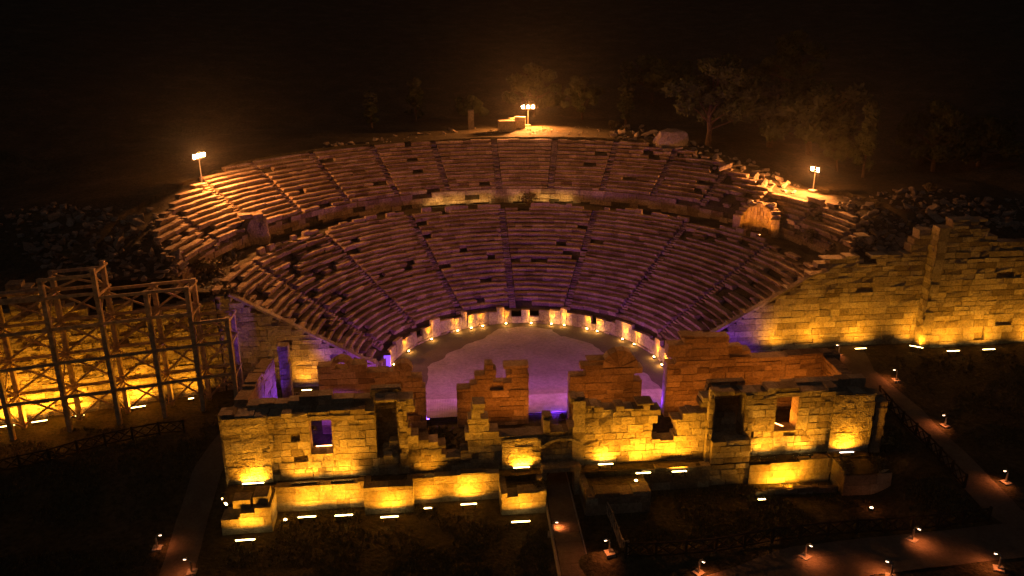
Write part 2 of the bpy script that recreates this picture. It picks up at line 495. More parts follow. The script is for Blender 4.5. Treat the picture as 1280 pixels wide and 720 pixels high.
# broken backrests along the front of the gangway
mb = MB(); R = random.Random(12); a = radians(-80)
while a < radians(78):
    L = R.uniform(.6, 1.5) / RD0
    keep = .72 + .25 * nz(degrees(a), 0, .12, 2)
    if min(abs(a - s) for s in stairs_lo) < .035: keep = 0
    if abs(degrees(a)) > 48: keep -= .25
    if R.random() < keep:
        zt = ZL + HL * NL + R.uniform(.18, .6); rr = RD0 - .1 + R.uniform(-.08, .08); g = .02 / RD0
        mb = MB(); arc_prism(mb, a + g, a + L - g, [(rr, ZD - .2), (rr + .06, zt), (rr + .42, zt + R.uniform(-.06, .06)), (rr + .5, ZD - .2)], 1, .03); mb.build('backrest', M_SEAT, seating)
    a += L

# ------------------------------------------------------------------ retaining walls at the two ends of the seating
def coping(mb, P, Q, za, zb, w=.5, h=.22):
    mb.bar((P[0], P[1], za), (Q[0], Q[1], zb), w, h)
# right
rw = empty('retaining_wall', (30, -.4, 1.9), 'long pale ashlar retaining wall right of the seating, with sloping coping and floodlit base', 'wall'); OR_ = (-30, .4, -1.9)
mb = MB(); Yr = -.45
x0, x1 = 14.2, 37.7
prof_r = [(1045, 1051, 322), (1051, 1077, (321, 319)), (1077, 1090, 329), (1090, 1135, (319, 317)), (1135, 1146, 307), (1146, 1155, 298), (1155, 1300, 287)]
flatR = steps_px(prof_r, Yr, (0, 0))
topR = lambda u: lerp(x0 + u, [(14.2, 1.75), (27.1, 9.4)]) if x0 + u < 27.2 else flatR(x0 + u)
masonry(mb, (x0, Yr), (x1, Yr), 1.2, -.4, topR, course=.5, lens=(.7, 1.8), miss=.012, seed=31, proud=.025)
mb.build('wall_face', M_STONE, rw).location = OR_
mb = MB(); k = 14.3
while k < 26.9:
    L = random.uniform(.9, 1.5); zz = lambda x: lerp(x, [(14.2, 1.75), (27.1, 9.4)]) + .12
    mb.bar((k, Yr + .2, zz(k)), (k + L - .03, Yr + .2, zz(k + L - .03)), .62, .2); k += L
mb.build('coping', M_STONE, rw).location = OR_
# right corner pier and the wall beyond
pw = empty('corner_wall', (50, -2.4, 1.9), 'tall ashlar corner pier and wall at the far right edge, stepped top, lit from the ground', 'wall'); OP_ = (-50, 2.4, -1.9)
YC = -1.65
mb = MB(); zc = aty(1225, 322, YC).z
masonry(mb, (37.7, YC), (64, YC), 1.2, -.2, lambda u: zc, course=.55, lens=(.9, 2.0), miss=.01, seed=33, proud=.025)
mb.build('wall_face', M_STONE, pw).location = OP_
topP = steps_px([(1160, 1191, 284), (1191, 1231, 274), (1231, 1236, 285), (1236, 1242, 294), (1242, 1400, 302)], YC + .02, (37.7, 0))
mb = MB()
masonry(mb, (37.7, YC + .02), (64, YC + .02), 1.2, zc, topP, course=.45, lens=(.8, 1.6), miss=.01, seed=35, proud=.025)
mb.build('set_back_upper_wall', M_STONE, pw).location = OP_
mb = MB(); zp = aty(1165, 281, YC).z
masonry(mb, (37.35, -.5), (37.35, YC - .04), 1.0, -.2, lambda u: zp - .25 + .1 * u, course=.52, lens=(.7, 1.3), seed=34)
mb.build('corner_pier', M_STONE, pw).location = OP_
# left: wall with sloping coping
lw = empty('retaining_wall', (-21, .1, 0), 'ashlar retaining wall left of the orchestra, its sloping coping washed in purple light', 'wall')
mb = MB(); Yl = .0
topL = lambda u: lerp(-27.5 + u, [(-27.5, 9.2), (-26.3, 9.0), (-15.0, 2.25), (-13.9, 1.75)])
masonry(mb, (-27.5, Yl), (-13.9, Yl), 1.2, -.3, topL, course=.48, lens=(.7, 1.6), miss=.02, seed=41)
mb.build('wall_face', M_STONE, lw).location = (21, -.1, 0)
mb = MB(); k = -26.3
while k < -14.2:
    L = random.uniform(.9, 1.5); zz = lambda x: lerp(x, [(-26.3, 9.0), (-15, 2.25), (-13.9, 1.75)]) + .12
    mb.bar((k, Yl + .2, zz(k)), (k + L - .03, Yl + .2, zz(k + L - .03)), .62, .2); k += L
mb.build('coping', M_STONE, lw).location = (21, -.1, 0)
# far left wall behind the scaffold
fw = empty('ruined_wall', (-38, -4, 0), 'ruined rubble and ashlar wall behind the timber scaffold, glowing amber at its foot', 'wall')
def LWY(x): return -.1 + (x + 27.5) * .26
mb = MB()
def topF(u):
    x = -27.5 - u / 1.0333
    return 8.6 + 1.0 * nz(x, 0, .5, 3) + lerp(x, [(-50, .6), (-40, 1.6), (-37, .4), (-33, 0), (-27.5, .2)])
masonry(mb, (-52, LWY(-52)), (-27.52, LWY(-27.52)), 1.3, -.6, lambda u: topF(25.3 - u), course=.46, lens=(.5, 1.3), miss=.04, proud=.035, seed=51, gap=.035, rnd=.03)
mb.build('wall_face', M_STONE, fw).location = (38, 4, 0)
mb = MB()
zt0 = aty(62, 365, -4).z
mb2 = MB()
masonry(mb2, (-42.2, -4.6), (-40.0, -4.3), 1.2, 9.0, lambda u: lerp(u, [(0, 11.2), (.8, 12.6), (1.0, 13.2), (1.3, 12.2), (2.2, 11.2)]), course=.5, seed=55, rnd=.03)
mb2.build('broken_pier', M_STONE, fw).location = (38, 4, 0)

# ------------------------------------------------------------------ stage building
stage = empty('stage_building', (0, -12.5, 0), 'roofless ancient stage building with stepped broken walls across the front of the theatre', 'ruin')
OFF = (0, 12.5, 0)
def sbuild(mb, name, mt): o = mb.build(name, mt, stage); o.location = OFF; return o
YF = -15.98
PX0, PX1 = aty(277, 560, YF).x, aty(1088, 520, YF).x
front_rows = [(270, 300, (519, 518)), (300, 345, (518, 519)), (345, 395, (516, 514)), (395, 457, (514, 511)), (457, 468, 514), (468, 511, 498), (511, 518, 542), (518, 544, 549), (544, 555, 556), (555, 580, 571), (580, 586, 562), (586, 601, 504), (601, 605, 520), (605, 611, 530), (611, 622, 537), (622, 625, 541),
    (625, 677, (544, 542)), (677, 683, 540), (683, 691, 522), (691, 715, 539), (715, 730, 497), (730, 757, 506), (757, 768, 512), (768, 786, 506), (786, 806, 511), (806, 819, 504), (819, 842, 549), (842, 852, 524), (852, 879, 515), (879, 886, 500), (886, 891, 486), (891, 930, 489), (930, 955, 489), (955, 1005, 484), (1005, 1040, 487), (1040, 1060, 485), (1060, 1095, 490)]
topFW = steps_px(front_rows, YF, (PX0, YF))
def opx(x0, y0, x1, y1, Y=YF, X=None):
    X = PX0 if X is None else X
    return (aty(x0, (y0 + y1) / 2, Y).x - X, aty(x1, (y0 + y1) / 2, Y).x - X, aty((x0 + x1) / 2, y1, Y).z, aty((x0 + x1) / 2, y0, Y).z)
opens = [opx(387, 525, 415, 567), opx(970, 496, 997, 538), opx(470, 503, 497, 571), opx(893, 495, 929, 548), (-PX0 - .75, -PX0 + 1.75, -3, .15)]
mb = MB()
masonry(mb, (PX0, YF), (PX1, YF), 1.25, -1.9, topFW, opens, course=.5, lens=(.6, 1.35), miss=.02, proud=.028, seed=61, rnd=.016, gap=.034)
sbuild(mb, 'outer_wall', M_STONE)
# plain pilaster strips set proud of the outer wall
def pilaster(x0, x1, ytop, ybot, seed, proud=.16):
    a, b = aty(x0, 560, YF).x, aty(x1, 560, YF).x
    zt, zb = aty((x0 + x1) / 2, ytop, YF).z, aty((x0 + x1) / 2, ybot, YF).z
    mb = MB(); masonry(mb, (a, YF - proud), (b, YF - proud), proud - .03, zb - .2, lambda u: zt + .1 * nz(u, seed, 2), course=.43, lens=(.6, 1.3), seed=seed, proud=.02)
    sbuild(mb, 'pilaster', M_STONE)
pilaster(281, 338, 521, 600, 71); pilaster(627, 676, 546, 583, 72); pilaster(1034, 1084, 491, 563, 73); pilaster(715, 730, 499, 578, 74, .12)
# niches behind the two doorways
for (x0, x1, ya, yb, sd) in ((470, 497, 503, 571, 81), (893, 929, 495, 548, 82)):
    a, b = aty(x0, 540, YF).x, aty(x1, 540, YF).x; zb, zt = aty(x0, yb, YF).z, aty(x0, ya, YF).z
    mb = MB(); masonry(mb, (a - .4, -14.55), (b + .4, -14.55), .5, zb - .6, lambda u: zt + .35, course=.5, seed=sd)
    mb.box(a - .4, b + .4, -14.7, -14.5, zb - .5, zb - .02)
    mb.box(a - .3, b + .3, -14.71, -14.1, zt + .36, zt + .5)
    sbuild(mb, 'niche_back', M_STONE)
# a broken shelf of blocks in each niche
mb = MB(); a, b = aty(478, 560, YF).x, aty(497, 560, YF).x; z = aty(480, 571, YF).z
mb.box(a, b, -15.7, -14.9, z, z + .55, .02); mb.box(a + .5, b, -15.6, -14.9, z + .56, z + 1.05, .02); mb.box(a + .1, b - .4, -16.4, -15.75, z - .02, z + .3, .02)
sbuild(mb, 'niche_block', M_STONE)
# projecting pier on the right, below its niche
mb = MB(); a, b = aty(889, 575, -16.9).x, aty(937, 575, -16.9).x
masonry(mb, (a, -16.9), (b, -16.9), .88, -1.9, lambda u: aty(910, 551, -16.9).z, course=.5, lens=(.9, 1.6), seed=83)
sbuild(mb, 'projecting_pier', M_STONE)
mb = MB(); masonry(mb, (aty(885, 530, -16.5).x, -16.5), (aty(891, 530, -16.5).x, -16.5), .5, -.2, lambda u: aty(888, 487, -16.5).z, course=.5, lens=(.3, .6), seed=84)
sbuild(mb, 'door_jamb', M_STONE)
mb = MB(); masonry(mb, (aty(930, 530, -16.25).x, -16.25), (aty(940, 530, -16.25).x, -16.25), .25, -.2, lambda u: aty(935, 493, -16.25).z, course=.5, lens=(.4, .8), seed=86)
sbuild(mb, 'door_jamb', M_STONE)
mb = MB(); masonry(mb, (aty(498, 530, -16.2).x, -16.2), (aty(509, 530, -16.2).x, -16.2), .2, .3, lambda u: aty(504, 501, -16.2).z, course=.42, lens=(.3, .7), seed=85)
sbuild(mb, 'door_jamb', M_STONE)
# window frames
for w in ((387, 525, 415, 567), (970, 496, 997, 538)):
    u0, u1, z0, z1 = opx(*w); a, b = PX0 + u0, PX0 + u1
    mb = MB()
    for i in range(3):
        mb.box(a + .01 + (b - a - .02) * i / 3, a - .01 + (b - a) * (i + 1) / 3, YF - .05, YF + 1.2, z0 - .13, z0 - .004, .008)
    sbuild(mb, 'window_sill', M_STONE)
    mb = MB(); mb.box(a - .2, b + .2, YF - .05, YF + .5, z1 + .004, z1 + .33, .012); sbuild(mb, 'window_lintel', M_STONE)
# inner wall: four broken lengths
YI = -9.0
def inner(x0, x1, rows, seed, zb=-.3):
    X0, X1 = aty(x0, 490, YI).x, aty(x1, 490, YI).x
    mb = MB(); masonry(mb, (X0, YI), (X1, YI), 1.15, zb, steps_px(rows, YI, (X0, YI)), course=.5, lens=(.8, 1.9), miss=.02, proud=.03, seed=seed, rnd=.02)
    sbuild(mb, 'inner_wall', M_INNER)
inner(399, 532, [(395, 404, 461), (404, 414, 457), (414, 440, 461), (440, 463, 455), (463, 515, 464), (515, 523, 471), (523, 535, 484)], 91)
inner(571, 661, [(568, 586, 485), (586, 591, 480), (591, 597, 474), (597, 601, 466), (601, 607, 460), (607, 618, 449), (618, 622, 464), (622, 626, 488), (626, 633, 497), (633, 646, 456), (646, 659, 455), (659, 664, 473)], 92)
inner(712, 802, [(708, 730, 468), (730, 738, 461), (738, 746, 456), (746, 755, 450), (755, 795, 459), (795, 805, 474)], 93)
inner(832, 1044, [(830, 835, 475), (835, 842, 455), (842, 846, 440), (846, 858, 430), (858, 900, 419), (900, 921, 420), (921, 927, 428), (927, 936, 437), (936, 948, 448), (948, 960, 452), (960, 1000, (445, 443)), (1000, 1050, (443, 440))], 94)
# arch stones left standing on the inner wall
def arch_piece(cx, cy, rpx, name, seed, solid, depth=.9):
    c = aty(cx, cy, YI); r = rpx / 14.2; mb = MB(); n = 7; R = random.Random(seed)
    for k in range(n):
        a0, a1 = pi * k / n + .015, pi * (k + 1) / n - .015
        ri = 0.02 if solid else r * .62; ro = r * R.uniform(.96, 1.04)
        y0, y1 = YI - R.uniform(0, .05), YI + depth
        P = [(c.x + q * cos(t), y, c.z + q * sin(t)) for y in (y0, y1) for q, t in ((ri, a0), (ro, a0), (ro, a1), (ri, a1))]
        mb.poly(P, [(0, 1, 2, 3), (7, 6, 5, 4), (1, 0, 4, 5), (2, 1, 5, 6), (3, 2, 6, 7), (0, 3, 7, 4)])
    sbuild(mb, name, M_INNER)
arch_piece(427, 461, 13, 'arch_stone', 1, False); arch_piece(775, 459, 21, 'arch_stone', 2, True); arch_piece(504, 464, 11, 'arch_stone', 3, True)
# the end walls
mb = MB(); masonry(mb, (24.45, -14.7), (24.9, -9.0), 1.0, -.3, lambda u: 5.1 + .25 * nz(u, 1, 1.2), course=.48, seed=95, proud=.05, rnd=.02); sbuild(mb, 'end_wall', M_INNER)
mb = MB(); masonry(mb, (25.95, -16.0), (26.4, -9.5), .9, -.3, lambda u: lerp(u, [(0, 4.2), (2.2, 4.4), (2.25, 3.6), (6.5, 3.4)]), course=.48, seed=97, proud=.05, rnd=.02); sbuild(mb, 'end_wall', M_INNER)
def topEL(u): return lerp(u, [(0, 6.0), (1.5, 5.4), (1.55, 5.9), (4.0, 5.7), (4.05, 6.2), (8.6, 5.6)]) + .15 * nz(u, 2, 1.5)
mb = MB(); masonry(mb, (-22.7, -6.2), (-23.35, -14.8), 1.0, -.4, topEL, course=.48, seed=96, proud=.05, rnd=.02); sbuild(mb, 'end_wall', M_INNER)
xa = aty(350, 470, -5.2).x; xb = aty(363, 470, -5.2).x
mb = MB(); masonry(mb, (xa, -5.2), (xb, -5.2), .9, -.3, lambda u: aty(356, 431, -5.2).z, course=.55, lens=(.4, .9), seed=98); sbuild(mb, 'standing_pier', M_STONE)
# top blocks lying along the back of the outer wall at the right
mb = MB(); x = aty(975, 470, -14).x
while x < 24.2:
    L = random.uniform(.8, 1.6); mb.box(x, x + L - .03, -14.72, -13.9, 4.75 if x < 19.6 else -.2, 5.5 + random.uniform(-.1, .15), .02); x += L
sbuild(mb, 'back_course', M_STONE)
mb = MB(); x = -22.2
while x < -14.4:
    L = random.uniform(.8, 1.6); mb.box(x, x + L - .03, -14.72, -13.8, 4.98 if -19.3 < x < -14.8 else -.2, lerp(x, [(-22.2, 5.7), (-18.5, 6.0), (-18.4, 6.3), (-16.6, 6.3), (-16.5, 5.9), (-14, 6.0)]) + random.uniform(-.1, .1), .02); x += L
sbuild(mb, 'back_course', M_STONE)
# terrace at the foot of the wall, podium wall and its projecting blocks
YP = -17.1; ZG = -1.95
def front_block(x0, x1, Y, ztop, seed, name='podium_block', thick=None, course=.44, jag=.0, y1=None):
    mb = MB()
    masonry(mb, (x0, Y), (x1, Y), thick or .6, ZG, (lambda u: ztop + jag * nz(u, seed, 1.6)) if not callable(ztop) else ztop, course=.72, lens=(1.3, 2.6), seed=seed, proud=.012, gap=.02, rnd=.008)
    return sbuild(mb, name, M_STONE)
XA, XB = -20.35, -14.0
front_block(XA, XB, YP, .42, 101, 'podium_wall', .7, jag=.05)
front_block(-14.0, -10.5, -18.0, .45, 102, 'podium_block', .9)
front_block(-10.5, -4.15, YP, lambda u: lerp(u, [(0, .35), (4.4, .62), (6.3, .65)]), 103, 'podium_wall', .7)
front_block(-4.15, -.95, -19.1, lambda u: lerp(u, [(0, -.25), (1.15, -.25), (1.2, .02), (3.2, .0)]), 104, 'podium_block', 1.2)
front_block(1.9, 6.6, -19.7, lambda u: -.15 + .2 * nz(u, 3, .8), 105, 'podium_block', 1.2)
front_block(6.6, 11.9, YP, lambda u: .12, 106, 'podium_wall', .7)
front_block(14.95, 21.45, YP, lambda u: lerp(u, [(0, -.05), (6.4, .25)]), 107, 'podium_wall', .7)
# return walls
def side_face(x, ya, yb, zt, seed, flip=1, thick=.5):
    mb = MB(); P, Q = ((x, ya), (x, yb)) if flip > 0 else ((x, yb), (x, ya))
    masonry(mb, P, Q, thick, ZG, lambda u: zt, course=.72, lens=(1.2, 2.2), seed=seed, proud=.012, gap=.02, rnd=.008); sbuild(mb, 'return_wall', M_STONE)
side_face(21.5, -17.12, -19.0, .15, 111)
side_face(-20.3, -19.3, -17.15, .25, 112, thick=.5)
side_face(-14.0, -16.0, -17.98, .4, 113); side_face(-10.45, -17.98, -16.05, .4, 114)
side_face(-4.2, -16.1, -19.05, .05, 115); side_face(-.9, -19.05, -16.1, .0, 116)
side_face(1.85, -16.1, -19.6, -.2, 117); side_face(6.65, -19.6, -17.1, -.2, 118)
# block at the left corner with two loose blocks on top
front_block(-23.75, -20.3, -19.35, lambda u: lerp(u, [(0, -.55), (.9, -.55), (.92, -.1), (2.4, -.1), (2.42, .15), (3.4, .2)]), 119, 'podium_block', 1.6)
mb = MB(); mb.box(-22.9, -21.7, -18.9, -17.9, -.08, .55, .03); mb.box(-21.5, -20.5, -18.9, -17.5, .18, .75, .03); sbuild(mb, 'loose_block', M_STONE)
# terrace fill
mb = MB()
def fillz(x0, x1, y0, y1, z):
    xs = [x0 + (x1 - x0) * i / max(2, int((x1 - x0) * 2)) for i in range(max(2, int((x1 - x0) * 2)) + 1)]; ys = [y0 + (y1 - y0) * i / 4 for i in range(5)]
    q = grid_mesh(xs, ys, lambda x, y: z + .09 * nz(x, y, 1.3) + .05 * nz(x, y, 4)); mb.poly(q.v, q.f)
fillz(-20.3, -.8, -16.95, -15.9, .12); fillz(1.8, 24.6, -16.95, -15.9, .02); fillz(-23.9, -20.3, -18.2, -15.9, .0)
fillz(-13.9, -10.5, -17.6, -16.9, -.0); fillz(-4.1, -1.0, -18.4, -16.9, -.4); fillz(1.95, 6.6, -18.9, -16.9, -.45); fillz(21.55, 25.2, -19.2, -16.9, -.1); fillz(11.9, 14.9, -16.95, -16.1, .0)
sbuild(mb, 'terrace', M_GROUND)
front_block(21.45, 25.2, -19.2, lambda u: -.05, 120, 'podium_block', .5)
# lintel over the passage
mb = MB(); mb.box(-.95, 1.95, -17.05, -16.05, .2, .55, .02); mb.box(-1.0, -.6, -17.0, -16.0, -1.9, .18, .015); mb.box(1.5, 1.9, -17.0, -16.0, -1.9, .18, .015); sbuild(mb, 'passage_frame', M_STONE)
mb = MB(); c = aty(703, 556, YF - .1); n = 9
for k in range(n):
    a0, a1 = radians(18) + radians(144) * k / n, radians(18) + radians(144) * (k + 1) / n - .02; r = 1.45
    P = [(c.x + q * cos(t), y, c.z - .45 + q * sin(t) * .6) for y in (YF - .22, YF - .02) for q, t in ((r, a0), (r + .3, a0), (r + .3, a1), (r, a1))]
    mb.poly(P, [(0, 1, 2, 3), (7, 6, 5, 4), (1, 0, 4, 5), (2, 1, 5, 6), (3, 2, 6, 7), (0, 3, 7, 4)])
sbuild(mb, 'relieving_arch', M_STONE)

# timber stage floor between the inner wall and the orchestra
deck = empty('timber_stage', (0, -6.1, .35), 'low pale timber stage of narrow boards behind the broken inner wall', 'stage')
mb = MB(); x = -11.2
while x < 11.4:
    w = random.uniform(.13, .17); mb.box(x, x + w - .018, -1.75, 1.6, -.05, .0 + random.uniform(-.012, .012)); x += w
mb.build('deck_boards', M_PLANK, deck)
mb = MB()
for yy in (-1.6, -.1, 1.4): mb.box(-11.2, 11.4, yy, yy + .1, -.2, -.055)
for xx in range(-11, 12, 2):
    for yy in (-1.55, 1.4): mb.box(xx, xx + .1, yy + .01, yy + .09, -.36, -.21)
mb.build('deck_frame', M_DWOOD, deck)

# walkway through the passage
wk = empty('boardwalk', (0, -22, -1.6), 'straight pale footway leading up to the passage in the stage wall', 'walkway')
def wz(y): return lerp(y, [(-31, -1.0), (-25, -1.05), (-19, -1.3), (-12, -1.45)])
mb = MB(); y = -30.5
while y < -12.2:
    yy = y + 1.15; s = lerp(y, [(-30, -.28), (-16, .3)])
    for (xa, xb) in ((-.85, .9),):
        mb.hexa([(xa + s, y, wz(y) - .14), (xb + s, y, wz(y) - .14), (xb + s, yy - .02, wz(yy) - .14), (xa + s, yy - .02, wz(yy) - .14), (xa + s, y, wz(y)), (xb + s, y, wz(y)), (xb + s, yy - .02, wz(yy)), (xa + s, yy - .02, wz(yy))])
    y = yy
o = mb.build('paving', M_PATH, wk); o.location = (0, 22, 1.6)
mb = MB()
for xx in (-1.0, .98): mb.hexa([(xx + lerp(yy, [(-30, -.28), (-16, .3)]) + dx, yy, wz(yy) + dz) for dz in (-.9, .03) for yy, dx in ((-30.4, 0), (-30.4, .1), (-12.3, .1), (-12.3, 0))])
o = mb.build('side_edging', M_CONC, wk); o.location = (0, 22, 1.6)

# ------------------------------------------------------------------ ruined pieces up in the seating
def lumps(name, mt, c, size, seed, n=3, sub=3, rough=.28):
    import bmesh
    bm = bmesh.new(); bmesh.ops.create_icosphere(bm, subdivisions=sub, radius=1)
    for v in bm.verts:
        p = v.co.copy(); q = 1 + rough * noise.noise(p * 1.3 + Vector((seed, 0, 0))) + rough * .45 * noise.noise(p * 3.5 + Vector((0, seed, 0)))
        k = max(abs(p.x), abs(p.y), abs(p.z)); p = p.lerp(p / k * .8, .5) * q
        v.co = Vector((p.x * size[0], p.y * size[1], p.z * size[2]))
    me = bpy.data.meshes.new(name); bm.to_mesh(me); bm.free(); me.materials.append(mt)
    o = bpy.data.objects.new(name, me); COL.objects.link(o); o.location = c
    return o
p = ground(322, 302)
vr = empty('vault_ruin', p, 'dark lump of broken vault masonry standing on the left of the gangway', 'ruin', rz=radians(25))
o = lumps('rubble_core', M_SEAT, (0, 0, 1.1), (1.45, 1.2, 1.9), 3.3); o.parent = vr
mb = MB(); mb.box(-2.2, -1.5, -.9, -.2, -.3, 1.5, .06); mb.box(-2.3, -1.35, -1.0, -.1, 1.52, 1.8, .05); mb.build('side_post', M_SEAT, vr)
mb = MB(); mb.box(-1.6, -.4, -.6, .5, 2.7, 3.1, .08); mb.box(-.3, .8, -.5, .6, 2.6, 3.0, .08); mb.build('cap_stone', M_SEAT, vr)
# lit niche on the right
pn = ground(945, 292)
nr = empty('arched_niche', (pn.x, pn.y, pn.z), 'rounded niche of rough masonry glowing orange on the right of the gangway', 'ruin', rz=radians(-38))
mb = MB(); K = 14; rad = 1.75
for row in range(7):
    for k in range(K):
        a0, a1 = pi * k / K, pi * (k + 1) / K; tt = sin((a0 + a1) / 2); zt = 1.5 + 1.6 * tt ** .7
        z0, z1 = row * .46, row * .46 + .45
        if z0 > zt: continue
        z1 = min(z1, zt + random.uniform(-.08, .1)); ri = rad * (1 - .35 * (z0 / 3.2) ** 2) + random.uniform(-.05, .05)
        P = [(-q * cos(t), q * sin(t) - .6, z) for z in (z0, z1) for q, t in ((ri, a0 + .01), (ri, a1 - .01), (rad + .75, a1 - .01), (rad + .75, a0 + .01))]
        mb.poly(P, [(3, 2, 1, 0), (4, 5, 6, 7), (0, 1, 5, 4), (1, 2, 6, 5), (2, 3, 7, 6), (3, 0, 4, 7)][:])
mb.build('niche_shell', M_INNER, nr)
for i in range(6):
    o = lumps('crown_stone', M_BOULDER, (random.uniform(-1.6, 1.6), 1.2 + random.uniform(-.3, .4), 3.0 + random.uniform(-.2, .25)), (random.uniform(.3, .5), .35, .28), i * 3.1, sub=2); o.parent = nr

# ------------------------------------------------------------------ loose stones
import bmesh
protos = []
PR = random.Random(21)
for k in range(12):
    bm = bmesh.new(); slab = k % 3 == 0
    for _ in range(11 + k % 5):
        p = Vector((PR.uniform(-1, 1), PR.uniform(-1, 1), PR.uniform(-1, 1))); m_ = max(abs(p.x), abs(p.y), abs(p.z)); p = p / m_ * PR.uniform(.75, 1.0)
        if slab: p.z *= .55; p.x *= 1.25
        bm.verts.new(p)
    bmesh.ops.convex_hull(bm, input=list(bm.verts))
    for v in [v for v in bm.verts if not v.link_faces]: bm.verts.remove(v)
    bmesh.ops.recalc_face_normals(bm, faces=list(bm.faces))
    me = bpy.data.meshes.new('rubble_stone'); bm.to_mesh(me); bm.free(); me.materials.append(M_BOULDER); protos.append(me)
def stone(x, y, size, label, group, flat=.7, blocky=False, mt=None):
    me = random.choice(protos); o = bpy.data.objects.new('rubble_stone', me); COL.objects.link(o)
    sx, sy, sz = size * random.uniform(.7, 1.35), size * random.uniform(.6, 1.0), size * flat * random.uniform(.7, 1.1)
    o.scale = (sx, sy, sz); o.location = (x, y, H(x, y) + sz * .55)
    o.rotation_euler = (random.uniform(-.6, .6), random.uniform(-.6, .6), random.uniform(0, 6.28))
    return tag(o, label, 'stone', group)
def in_poly(x, y, P):
    c = False
    for (a, b), (d, e) in zip(P, P[1:] + P[:1]):
        if (b > y) != (e > y) and x < (d - a) * (y - b) / (e - b) + a: c = not c
    return c
def scatter(P, n, smin, smax, label, group):
    xs = [p[0] for p in P]; ys = [p[1] for p in P]; k = 0; done = []
    for _ in range(n * 40):
        if k >= n: break
        x, y = random.uniform(min(xs), max(xs)), random.uniform(min(ys), max(ys))
        if not in_poly(x, y, P): continue
        p = ground(x, y, 60); s = random.uniform(smin, smax) * random.uniform(.7, 1.2)
        if p.y < wall_y(p.x) - .2: continue
        if any((p.x - q[0]) ** 2 + (p.y - q[1]) ** 2 < (s + q[2]) ** 2 * .55 for q in done): continue
        done.append((p.x, p.y, s)); stone(p.x, p.y, s, label, group); k += 1
scatter([(8, 268), (60, 258), (150, 266), (215, 300), (232, 345), (150, 345), (60, 335), (20, 300)], 85, .25, .62, 'rough stone in the dark rubble heap above the scaffold at the left', 'stones of the left rubble heap')
scatter([(1048, 255), (1090, 246), (1140, 236), (1185, 234), (1200, 262), (1165, 290), (1140, 312), (1070, 318), (1045, 290)], 75, .28, .7, 'rough stone in the rubble heap above the right retaining wall', 'stones of the right rubble heap')
scatter([(758, 158), (800, 160), (870, 180), (945, 205), (1005, 236), (985, 246), (930, 222), (850, 196), (770, 178)], 65, .35, .8, 'rough stone piled along the broken upper right rim of the seating', 'stones along the upper right rim')
scatter([(380, 183), (470, 172), (575, 160), (575, 166), (470, 180), (390, 190)], 18, .25, .5, 'small stone along the dark upper left rim of the seating', 'stones along the upper left rim')
scatter([(150, 262), (215, 300), (240, 345), (262, 335), (240, 300), (190, 262)], 18, .2, .5, 'fallen stone at the ragged left edge of the upper rows', 'stones at the left edge of the upper rows')
scatter([(1190, 250), (1275, 250), (1275, 285), (1200, 285)], 10, .4, .8, 'rough stone on the dark ground behind the far right wall', 'stones behind the far right wall')
scatter([(228, 345), (262, 322), (290, 300), (300, 312), (280, 345), (262, 366)], 16, .2, .5, 'fallen stone at the broken left end of the gangway', 'stones at the left end of the gangway')
scatter([(996, 278), (1018, 282), (1040, 306), (1040, 316), (1010, 306)], 6, .2, .5, 'fallen stone at the broken right end of the gangway', 'stones at the right end of the gangway')
# the small debris between them, too much to count
mb = MB(); R = random.Random(88)
def debris(P, n, lo, hi):
    xs = [p[0] for p in P]; ys = [p[1] for p in P]
    for _ in range(n):
        x, y = R.uniform(min(xs), max(xs)), R.uniform(min(ys), max(ys))
        if not in_poly(x, y, P): continue
        p = ground(x, y, 60)
        if p.y < wall_y(p.x) - .2: continue
        s_ = R.uniform(lo, hi); pr = R.choice(protos); q = Matrix.Rotation(R.uniform(0, 6), 3, 'Z') @ Matrix.Rotation(R.uniform(-1, 1), 3, 'X'); sc3 = Vector((s_ * R.uniform(.7, 1.3), s_, s_ * R.uniform(.5, .9)))
        mb.poly([p + Vector((0, 0, s_ * .3)) + q @ Vector((v.co.x * sc3.x, v.co.y * sc3.y, v.co.z * sc3.z)) for v in pr.vertices], [tuple(f.vertices) for f in pr.polygons])
debris([(0, 262), (60, 255), (150, 262), (225, 300), (240, 350), (150, 350), (60, 340), (0, 305)], 420, .12, .34)
debris([(1045, 252), (1090, 244), (1140, 234), (1190, 234), (1210, 266), (1165, 292), (1140, 314), (1065, 320), (1042, 290)], 330, .12, .36)
debris([(755, 157), (800, 159), (870, 178), (945, 203), (1010, 236), (985, 250), (930, 226), (850, 200), (770, 180)], 330, .1, .32)
debris([(226, 345), (290, 296), (305, 314), (270, 368)], 120, .08, .25); debris([(985, 255), (1045, 270), (1045, 318), (990, 290)], 50, .08, .3); debris([(1190, 246), (1280, 248), (1280, 290), (1200, 288)], 90, .15, .4)
debris([(380, 184), (575, 162), (575, 168), (390, 192)], 90, .08, .22); debris([(590, 160), (755, 158), (750, 170), (590, 168)], 70, .06, .18)
tag(mb.build('rubble', M_BOULDER), kind='stuff')
# big tilted boulder on the rim
p = ground(838, 182, 60); o = lumps('boulder', M_BOULDER, (p.x, p.y, p.z + .7), (2.2, 1.3, 1.5), 8.2, sub=3); tag(o, 'large rounded boulder on the upper right rim, below the big pine', 'stone')
